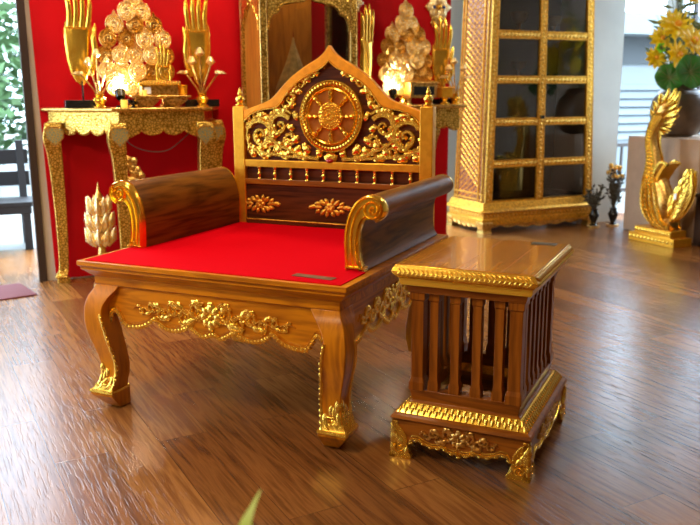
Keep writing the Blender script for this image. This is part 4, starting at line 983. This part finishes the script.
# ================================================================== RIGHT CORNER
# cloth covered table, vase, flowers
tb = atw('draped_table', 5.16, .40); tag(tb, 'table covered to the floor by a plain brown cloth, under the flower vase', 'table')
mb = MB(); mb.box(-.25, .25, -.38, .38, .80, .835); mb.build('tabletop', M['tab_x'], tb, smooth=0)
for x in (-.22, .22):
    for y in (-.34, .34): MB().box(x-.02, x+.02, y-.02, y+.02, 0, .80).build('leg', M['tab_x'], tb, smooth=0)
mb = MB(); random.seed(5); n = 160; per = []
def perim(s):
    L = [.82, .56, .82, .56]; s = s % sum(L); c = [(-.28, .41, 0, -1), (-.28, -.41, 1, 0), (.28, -.41, 0, 1), (.28, .41, -1, 0)]
    for i in range(4):
        if s <= L[i]: return c[i][0]+c[i][2]*s, c[i][1]+c[i][3]*s, (c[i][3], -c[i][2])
        s -= L[i]
ph = [random.uniform(0, 6) for _ in range(4)]
rs = []
for z, am in ((.846, -.02), (.846, 0), (.835, .004), (.72, .004), (.5, .010), (.25, .018), (.05, .026), (.004, .028)):
    q = []
    for i in range(n):
        s = i/n*2.76; x, y, nn = perim(s); w = am*(.35+.5*sin(s*11+ph[0])+.35*sin(s*23+ph[1])); q.append((x+nn[0]*w, y+nn[1]*w, z))
    rs.append(q)
mb.rings(rs, True); mb.f = [g for g in mb.f if not (len(g) > 8 and g[0] != n-1)]
mb.build('tablecloth', M['cloth'], tb, smooth=60)
vs = tag(empty('flower_vase', WP(5.16, .27, .847)), 'large dark brown pottery vase on the cloth covered table', 'vase')
mb = MB(); mb.lathe(smoothpts([(.11, 0), (.17, .03), (.222, .13), (.235, .22), (.215, .32), (.165, .39), (.13, .41), (.14, .44), (.155, .45), (.12, .45), (.11, .40), (.15, .30)], 3), n=28); mb.build('body', M['ceramic'], vs, smooth=60)
mb = MB()
for z, r in ((.40, .152), (.36, .19)): mb.lathe([(r-.01, z-.006), (r+.006, z), (r-.01, z+.006)], n=28)
mb.build('neck_band', M['ceramic'], vs, smooth=60)
def lotus_flower(px_ab, z, R, label, tilt):
    a, b = px_ab; t = tag(empty('lotus_flower', WP(a, b, z)), label, 'flower', 'yellow lotus flowers in the vase')
    t.rotation_euler = (tilt[0], tilt[1], TH)
    for ring, (np_, el, L) in enumerate(((10, .15, 1), (9, .55, .92), (6, 1.0, .7))):
        mb = MB()
        for k in range(np_):
            an = 2*pi*k/np_+ring*.3; e = el; d = Vector((cos(an)*cos(e), sin(an)*cos(e), sin(e))); sdv = Vector((-sin(an), cos(an), 0)); up = d.cross(sdv)*-1
            m = plane((0, 0, 0), d, sdv, up)
            rs = []
            for s in range(8):
                q = s/7; w = R*L*.20*max(.02, sin(pi*min(1, .1+.9*q)))**.8; c = R*L*(q); bend = R*.18*q*q*(1 if ring else .4)
                rs.append([m(c, w*cos(2*pi*j/6), bend+.004*sin(2*pi*j/6)+abs(cos(2*pi*j/6))*w*.35) for j in range(6)])
            mb.rings(rs)
        mb.build('petals', M['yellow'], t, smooth=60)
    MB().sphere((0, 0, R*.18), R*.2, 8).build('heart', M['orange'], t)
    return t
FL = [((5.05, .29), 1.775, .165, 'largest open yellow lotus at the top centre of the bouquet', (.9, -.5)), ((5.0, .52), 1.63, .15, 'open yellow lotus at the right edge of the bouquet', (1.0, .2)), ((5.05, .14), 1.68, .12, 'yellow lotus leaning left at the left edge of the bouquet', (.9, -.9)),
      ((5.0, .125), 1.515, .105, 'lowest yellow lotus at the left, above the round green leaf', (1.2, -.7)), ((4.97, .40), 1.53, .13, 'drooping yellow lotus in the middle above the dark green leaf', (1.3, .2)), ((5.1, .375), 1.97, .075, 'yellow lotus bud at the very top of the bouquet', (.2, .2)),
      ((5.1, .08), 1.82, .055, 'small yellow bud at the upper left of the bouquet', (.3, -.3))]
for ab_, z, R, lab, tl in FL: lotus_flower(ab_, z, R, lab, tl)
st = MB(); hx, hy = 5.16, .27
for (ab_, z, R, lab, tl) in FL:
    p = WP(ab_[0], ab_[1], z); q = WP(hx, hy, 1.22); st.tube([q, q.lerp(p, .5)+Vector((0, 0, .08)), p], [.008, .007, .005], 6)
random.seed(11)
for k in range(26):
    a = random.uniform(5.0, 5.3); b = random.uniform(-.02, .5); z = random.uniform(1.55, 2.2); q = WP(hx, hy, 1.22); p = WP(a, b, z); st.tube([q, q.lerp(p, .5)+Vector((0, 0, .1)), p], [.006, .005, .002], 5)
    for j in range(5):
        u = random.uniform(.4, .95); c = q.lerp(p, u)+Vector((0, 0, .1*(1-u))); d = Vector((random.uniform(-1, 1), random.uniform(-1, 1), random.uniform(0, .8))).normalized()
        st.tube([c, c+d*.05, c+d*.12], [.003, .016, .001], 6, 0, .3)
tag(st.build('flower_stems', M['stem'], None, smooth=50), 'tangle of green stems and slim leaves in the brown vase', 'foliage', kind='stuff')
def lotus_pad(a, b, z, R, label, mat, rot):
    t = tag(empty('lotus_leaf', WP(a, b, z)), label, 'leaf'); mb = MB(); rs = []
    for s, h in ((.05, .0), (.4, .012), (.75, .03), (1, .025), (1.0, .020), (.75, .024), (.4, .006), (.05, -.006)):
        rs.append([(R*s*cos(2*pi*k/28)*(1+.04*sin(k*pi/28*2*7)*s), R*s*sin(2*pi*k/28)*(1+.04*sin(k*pi*2/28*7)*s), h*R/.15+.010*s*sin(2*pi*k/28*7)) for k in range(28)])
    rs.append(rs[0]); mb.rings(rs, False); mb.build('blade', mat, t, smooth=60)
    mb = MB()
    for k in range(11): an = 2*pi*k/11; mb.tube([(0, 0, .004), (R*.45*cos(an), R*.45*sin(an), .022*R/.15), (R*.85*cos(an), R*.85*sin(an), .034*R/.15)], [.004, .003, .001], 5)
    mb.build('veins', M['stem'], t); t.rotation_euler = rot
lotus_pad(4.93, .365, 1.345, .12, 'bright round lotus leaf hanging over the left side of the vase', M['green'], (rad(70), rad(-10), TH-.5))
lotus_pad(4.92, .60, 1.385, .14, 'dark green round lotus leaf in the middle of the bouquet', M['green'], (rad(75), rad(5), TH-.2))
lotus_pad(5.0, .18, 1.60, .042, 'small lime green round leaf among the flowers', M['lime'], (rad(80), 0, TH-.3))

# gilded swan
sw = tag(empty('swan_statue', WP(4.66, .66), rad(48)+0), 'gilded mythical swan statue with raised tail on a stepped gold base, before the brown cloth', 'statue')
# local x = t, local y = -n ; b - .66 = -y
def SB(b, z, x=0): return (x, -(b-.66), z)
mb = MB(); mb.box(-.10, .10, -.25, .25, 0, .07); mb.box(-.085, .085, -.20, .20, .07, .125); mb.build('base', M['gold_lacq'], sw, smooth=0, bevel=.004)
for r_, z in ((.25, .035), (.20, .098)):
    mb = MB()
    m = plane((-.10 if z < .06 else -.085, 0, z), (0, -1, 0), (0, 0, 1), (-1, 0, 0))
    for i in range(12): leaf(mb, m, -r_+(i+.3)*2*r_/12, -.008, .9, .03, .010, 0, .008)
    mb.build('base_carving', M['gold'], sw)
mb = MB(); body = smoothpts([(.80, .19, .05, .05), (.74, .17, .09, .06), (.67, .22, .13, .09), (.62, .31, .16, .10), (.585, .42, .145, .09), (.56, .52, .108, .075), (.545, .62, .075, .055), (.53, .72, .055, .045), (.505, .80, .045, .04), (.497, .88, .042, .04), (.515, .95, .046, .042), (.55, 1.01, .055, .045), (.585, 1.06, .06, .045), (.61, 1.11, .05, .035), (.625, 1.15, .02, .02)], 3)
rs = []
for i, (b, z, w, d) in enumerate(body):
    p = body[max(0, i-1)]; q = body[min(len(body)-1, i+1)]; db, dz = q[0]-p[0], q[1]-p[1]; L = math.hypot(db, dz) or 1; nb, nz = -dz/L, db/L
    rs.append([SB(b+nb*w*cos(2*pi*k/14), z+nz*w*cos(2*pi*k/14), d*sin(2*pi*k/14)) for k in range(14)])
mb.rings(rs); bd = mb.build('body', M['gold_old'], sw, smooth=60)
# feathers
random.seed(9)
for sx in (-1, 1):
    mb = MB()
    for i in range(3, len(body)-6):
        b, z, w, d = body[i]
        for k in range(4):
            u = -.7+k*.46; p = SB(b+w*u*.75, z, sx*(-1)*d*math.sqrt(max(.05, 1-u*u*.6))); p = Vector(p); dn = Vector(SB(b+w*u*.75+.03, z-.045, sx*(-1)*d*1.15))
            mb.tube([p, p.lerp(dn, .5)+Vector((-sx*.012, 0, 0)), dn], [.012, .014, .002], 5)
    mb.build('wing_feathers', M['gold'], bd, smooth=50)
ml = lambda u, v, h=0: Vector(SB(u, v, -h))
# crest flames and beak
mb = MB()
for b, z, a, L, W in ((.60, 1.12, 1.1, .14, .018), (.57, 1.12, 1.5, .10, .018), (.63, 1.10, .8, .17, .020), (.66, 1.07, .6, .13, .018), (.66, 1.03, .35, .13, .018), (.64, .99, .15, .12, .016), (.61, .96, -.2, .10, .016), (.54, 1.07, 1.9, .09, .015), (.52, 1.03, 2.2, .07, .014), (.70, 1.12, .9, .12, .014), (.62, 1.02, .5, .16, .018), (.60, .93, -.5, .08, .015), (.66, 1.14, 1.0, .12, .012)):
    for hh in (-.028, 0, .028): leaf(mb, lambda u, v, h=0, hh=hh: Vector(SB(u, v, -h+hh)), b, z, a+hh*8, L, W*.62, .35, .016)
mb.tube([SB(.53, 1.01), SB(.485, .99), SB(.465, .955)], [.030, .022, .003], 8); mb.build('crest', M['gold'], bd, smooth=60)
mb = MB()
for z in (1.045,): 
    for s in (-1, 1): mb.sphere(SB(.55, z, s*.042), .014, 8)
mb.sphere(SB(.62, 1.04, -.05), .012, 8); mb.build('eye', M['red_gem'], bd)
# saddle bowl on the back
mb = MB(); rs = []
for s in range(9):
    q = s/8; b = .615+.135*q; z = .46+.235*q-.0*q; 
    p = (.60+.05*q+.10*q*q, .36+.36*q-.06*q*q); rs.append([SB(p[0]-.008+.016*cos(t)*1, p[1]+.012*sin(t), x) for t, x in ((0, -.055-.02*q), (1.5, -.055-.02*q), (3.1, -.055-.02*q), (3.1, .055+.02*q), (1.5, .055+.02*q), (0, .055+.02*q))])
mb.rings(rs); mb.build('saddle', M['gold_lacq'], sw, smooth=40)
mb = MB(); E = smoothpts([(.585, .36), (.60, .50), (.635, .62), (.69, .67), (.755, .655)], 5)
for hh in (-.065, .065): stroke(mb, lambda u, v, h=0, hh=hh: Vector(SB(u, v, -h+hh)), E, .016, .014)
mb.build('saddle_rim', M['gold'], sw)
# raised tail
mb = MB()
for hh in (-.02, .02):
    mt = lambda u, v, h=0, hh=hh: Vector(SB(u, v, -h+hh))
    leaf(mb, mt, .74, .19, .75, .50, .050, .75, .02, 10)
    for k in range(9):
        q = k/8; b = .76+.15*q+.012*(k % 2); z = .22+.33*q
        leaf(mb, mt, b-.01, z, 1.95-.5*q, .13-.05*q, .014, -.5, .026)
        leaf(mb, mt, b+.015, z-.02, .45+.65*q, .13-.04*q, .014, .7, .026)
        leaf(mb, mt, b, z, 1.25, .12-.03*q, .012, .2, .034)
mb.build('tail', M['gold'], sw, smooth=60)
mb = MB(); mb.box(-.03, .03, -.115, -.06, .12, .22); mb.box(-.03, .03, .0, .05, .12, .24); mb.build('legs', M['gold_old'], sw)
mb = MB(); mb.box(-.062, -.058, -.205, -.180, .385, .435); mb.build('paper_tag', M['white'], sw, smooth=0)
# dark box at the right edge
t = atw('dark_wooden_stand', 4.80, 1.14); tag(t, 'dark wooden stand cut by the right edge of the photo beside the swan', 'stand')
mb = MB(); mb.box(-.03, .30, -.28, .28, .40, .43); mb.build('top', M['door_frame'], t, smooth=0, bevel=.004)
mb = MB(); mb.box(0, .27, -.26, .26, .03, .40); mb.build('body', M['door_frame'], t, smooth=0, bevel=.004)
for x, y in ((.02, -.23), (.25, -.23), (.02, .23), (.25, .23)): MB().box(x-.02, x+.02, y-.02, y+.02, 0, .03).build('foot', M['door_frame'], t, smooth=0)
# dry plants in pots between cabinet and cloth table
def dryplant(a, b, h, label, seed, fl):
    t = tag(empty('potted_dry_plant', WP(a, b)), label, 'plant', 'dark dry plants by the pillar'); random.seed(seed)
    MB().lathe([(.05, 0), (.045, .01), (.02, .03), (.035, .07), (.05, .11), (.03, .15), (.035, .17)], n=14).build('vase', M['black'], t)
    MB().lathe([(.058, 0), (.058, .012), (.045, .014)], n=14).build('vase_foot', M['gold_old'], t)
    mb = MB()
    for k in range(26):
        an = random.uniform(0, 6.28); r = random.uniform(.02, .11); hh = h*random.uniform(.6, 1); p = [(0, 0, .15), (cos(an)*r*.5, sin(an)*r*.5, .15+(hh-.15)*.5), (cos(an)*r, sin(an)*r, hh)]
        mb.tube(p, [.004, .003, .002], 5)
        for j in range(6):
            s = random.uniform(.3, 1); c = Vector(p[0]).lerp(Vector(p[2]), s); d = Vector((random.uniform(-1, 1), random.uniform(-1, 1), random.uniform(-.2, 1))).normalized(); mb.tube([c, c+d*.018, c+d*.04], [.002, .010, .001], 5)
    mb.build('twigs', M['dry'], t)
    if fl:
        mb = MB()
        for k in range(14): an = random.uniform(0, 6.28); mb.sphere((cos(an)*.07*random.random(), sin(an)*.07*random.random(), h*random.uniform(.82, 1.02)), .022, 6)
        mb.build('seed_heads', M['gold_old'], t)
dryplant(4.72, -.22, .42, 'shorter dark dry plant in a black vase nearest the gold cabinet', 1, False)
dryplant(4.93, -.20, .56, 'taller dark dry plant with golden seed heads beside the brown cloth', 2, True)

# ================================================================== OUTSIDE
# doormat
o = MB().box(-.5, .5, -.195, .195, 0, .008).build('doormat', M['mat'], None, smooth=0, bevel=.002); o.location = tuple(Vector((-2.56, .98, .001))); o.rotation_euler = (0, 0, rad(61)); 
tag(o, 'dark red doormat lying at the open doorway on the left', 'doormat')
# bench
t = atw('garden_bench', -.98, -1.45, -.065); tag(t, 'black slatted garden bench standing outside the open doorway', 'bench')
for x in (-.84, .84):
    mb = MB(); mb.box(x-.03, x+.03, -.20, -.15, 0, .42); mb.build('leg', M['bench'], t, smooth=0, bevel=.004)
    mb = MB(); mb.rings([[(x-.03, y-.025, z), (x+.03, y-.025, z), (x+.03, y+.025, z), (x-.03, y+.025, z)] for y, z in ((.20, 0), (.20, .42), (.28, .92))]); mb.build('leg', M['bench'], t, smooth=0, bevel=.004)
mb = MB()
for y in (-.17, -.06, .05, .16): mb.box(-.92, .92, y-.048, y+.048, .42, .455)
mb.box(-.88, .88, -.21, -.18, .36, .425); mb.build('seat', M['bench'], t, smooth=0, bevel=.003)
mb = MB()
for z in (.58, .76): mb.box(-.9, .9, .20+(z-.42)*.16, .235+(z-.42)*.16, z-.055+.02, z+.065+.02)
mb.build('backrest', M['bench'], t, smooth=0, bevel=.003)
# trees
def tree(a, b, H, R, nl, mat, label, seed, low=.2):
    random.seed(seed); t = tag(empty('leafy_tree', WP(a, b, -.065)), label, 'tree', 'leafy trees outside the doorway')
    mb = MB(); mb.tube([(0, 0, 0), (.05, .02, H*.35), (-.05, 0, H*.7)], [.12, .09, .05], 8)
    for k in range(7): an = k*.9; mb.tube([(0, 0, H*(.25+.06*k)), (cos(an)*R*.7, sin(an)*R*.7, H*(.4+.07*k))], [.04, .012], 6)
    mb.build('trunk', M['bark'], t)
    mb = MB()
    for k in range(nl):
        u = random.random()**.5; th = random.uniform(0, 6.28); ph_ = random.uniform(-1, 1); c = Vector((cos(th)*R*u*math.sqrt(1-ph_*ph_*.8), sin(th)*R*u*math.sqrt(1-ph_*ph_*.8), H*(low+(1-low)*.5)+ph_*H*(1-low)*.5))
        d = Vector((random.uniform(-1, 1), random.uniform(-1, 1), random.uniform(-.6, .6))).normalized(); e = d.cross(Vector((random.uniform(-1, 1), random.uniform(-1, 1), 1))).normalized(); L = random.uniform(.14, .34)
        mb.add([c, c+d*L*.5+e*L*.28, c+d*L, c+d*L*.5-e*L*.28], [(0, 1, 2, 3)])
    mb.build('foliage', mat, t, smooth=0)
tree(-1.0, -7.2, 3.3, 1.35, 3400, M['leaf1'], 'pale green tree outside the doorway, nearest the dark door post', 21, .08)
tree(-4.1, -7.6, 3.4, 1.5, 3400, M['leaf1'], 'broad pale green tree farther left outside the doorway', 22, .1)
tree(-2.2, -11.5, 4.0, 2.0, 3000, M['leaf2'], 'darker green tree farthest away outside the doorway', 23, .05)
tree(.9, -11.2, 3.4, 1.2, 1200, M['leaf2'], 'low dark green bush-like tree directly beside the door post', 24, .02)
# white building across the yard
bl = tag(atw('white_building', 6.5, -4.2, -.065), 'white building with louvred shutters seen past the grey pillar', 'building')
mb = MB(); mb.box(-4.5, 9, 0, .3, 0, .60); mb.box(-4.5, 9, 0, .3, 1.42, 2.2); mb.box(-4.5, -.6, 0, .3, .6, 1.42); mb.box(6, 9, 0, .3, .6, 1.42); mb.build('wall', M['facade'], bl, smooth=0)
mb = MB(); mb.box(-4.8, 9.3, -.55, .4, 2.12, 2.42); mb.build('fascia', M['facade'], bl, smooth=0)
mb = MB(); mb.box(-4.6, 9.1, -.06, 0, 1.72, 2.12); mb.build('painted_eave_shade', M['shade_grey'], bl, smooth=0)  # flat grey strip stands in for the shadow under the fascia
mb = MB()
z = .58
while z < 1.40: mb.rings([[(-.6, -.02, z), (6, -.02, z), (6, .03, z+.105), (-.6, .03, z+.105)], [(-.6, -.035, z+.004), (6, -.035, z+.004), (6, .015, z+.109), (-.6, .015, z+.109)]]); z += .125
mb.box(-.6, 6, .2, .22, .6, 1.42); mb.build('louvre_shutter', M['louvre'], bl, smooth=0)
bl2 = MB()
# outdoor low railing seen between plants and cloth
t = atw('metal_railing', 5.5, -1.9, -.065); tag(t, 'dark metal railing outside behind the dry plants', 'railing')
MB().box(-.9, 1.2, -.02, .02, .66, .70).build('top_rail', M['door_frame'], t, smooth=0)
MB().box(-.9, 1.2, -.02, .02, .12, .16).build('bottom_rail', M['door_frame'], t, smooth=0)
for k in range(18): MB().box(-.88+k*.12-.012, -.88+k*.12+.012, -.012, .012, 0, .68).build('baluster', M['door_frame'], t, smooth=0)

# foreground leaf tip
cf = cam.matrix_world
t = tag(empty('plant_leaf', (1.26, -1.80, 0)), 'pointed green leaf tip poking up at the bottom edge of the photo', 'leaf')
mb = MB()
# grows from a pot below the frame; built as a curved blade
LP = [(1.26, -1.80, 0), (1.20, -1.72, .35), (1.1525, -1.5985, .665), (1.1291, -1.5503, .690), (1.1168, -1.5104, .6961), (1.1063, -1.4692, .7009)]
pts = smoothpts([tuple(Vector(p)-t.location) for p in LP], 5); k = len(pts)
rs = []
side = rgt
for i, p in enumerate(pts):
    w = .011*min(1, (k-1-i)/(k*.55))+.0004; p = Vector(p)
    rs.append([p-side*w+fwd*w*.3, p+fwd*.0-side*0, p+side*w+fwd*w*.3, p+fwd*.0012])
mb.rings(rs); mb.build('blade', M['blade'], t, smooth=60)

# ================================================================== CEILING LAMPS
def downlight(x, y, e, lab, size=.35, col=(1, .80, .55), spread=pi):
    t = tag(empty('ceiling_light', (x, y, 2.95)), lab, 'ceiling light', 'warm ceiling lights')
    MB().box(-size/2-.02, size/2+.02, -size/2-.02, size/2+.02, -.03, 0).build('housing', M['white'], t, smooth=0)
    l = bpy.data.lights.new('ceiling lamp', 'AREA'); l.energy = e; l.size = size; l.color = col; l.spread = spread
    lo = bpy.data.objects.new('lamp', l); COL.objects.link(lo); lo.parent = t; lo.location = (0, 0, -.035)
for x, y, e, w in ((-.7, -1.8, 80, 'in front of the throne'), (-2.0, .1, 24, 'near the open doorway'), (.9, -2.6, 14, 'over the near floor'), (-.1, .6, 18, 'right over the throne'), (-.9, 1.9, 34, 'over the left console table'), (1.6, 2.9, 34, 'before the tall gold cabinet')): downlight(x, y, e, 'square warm ceiling light '+w)
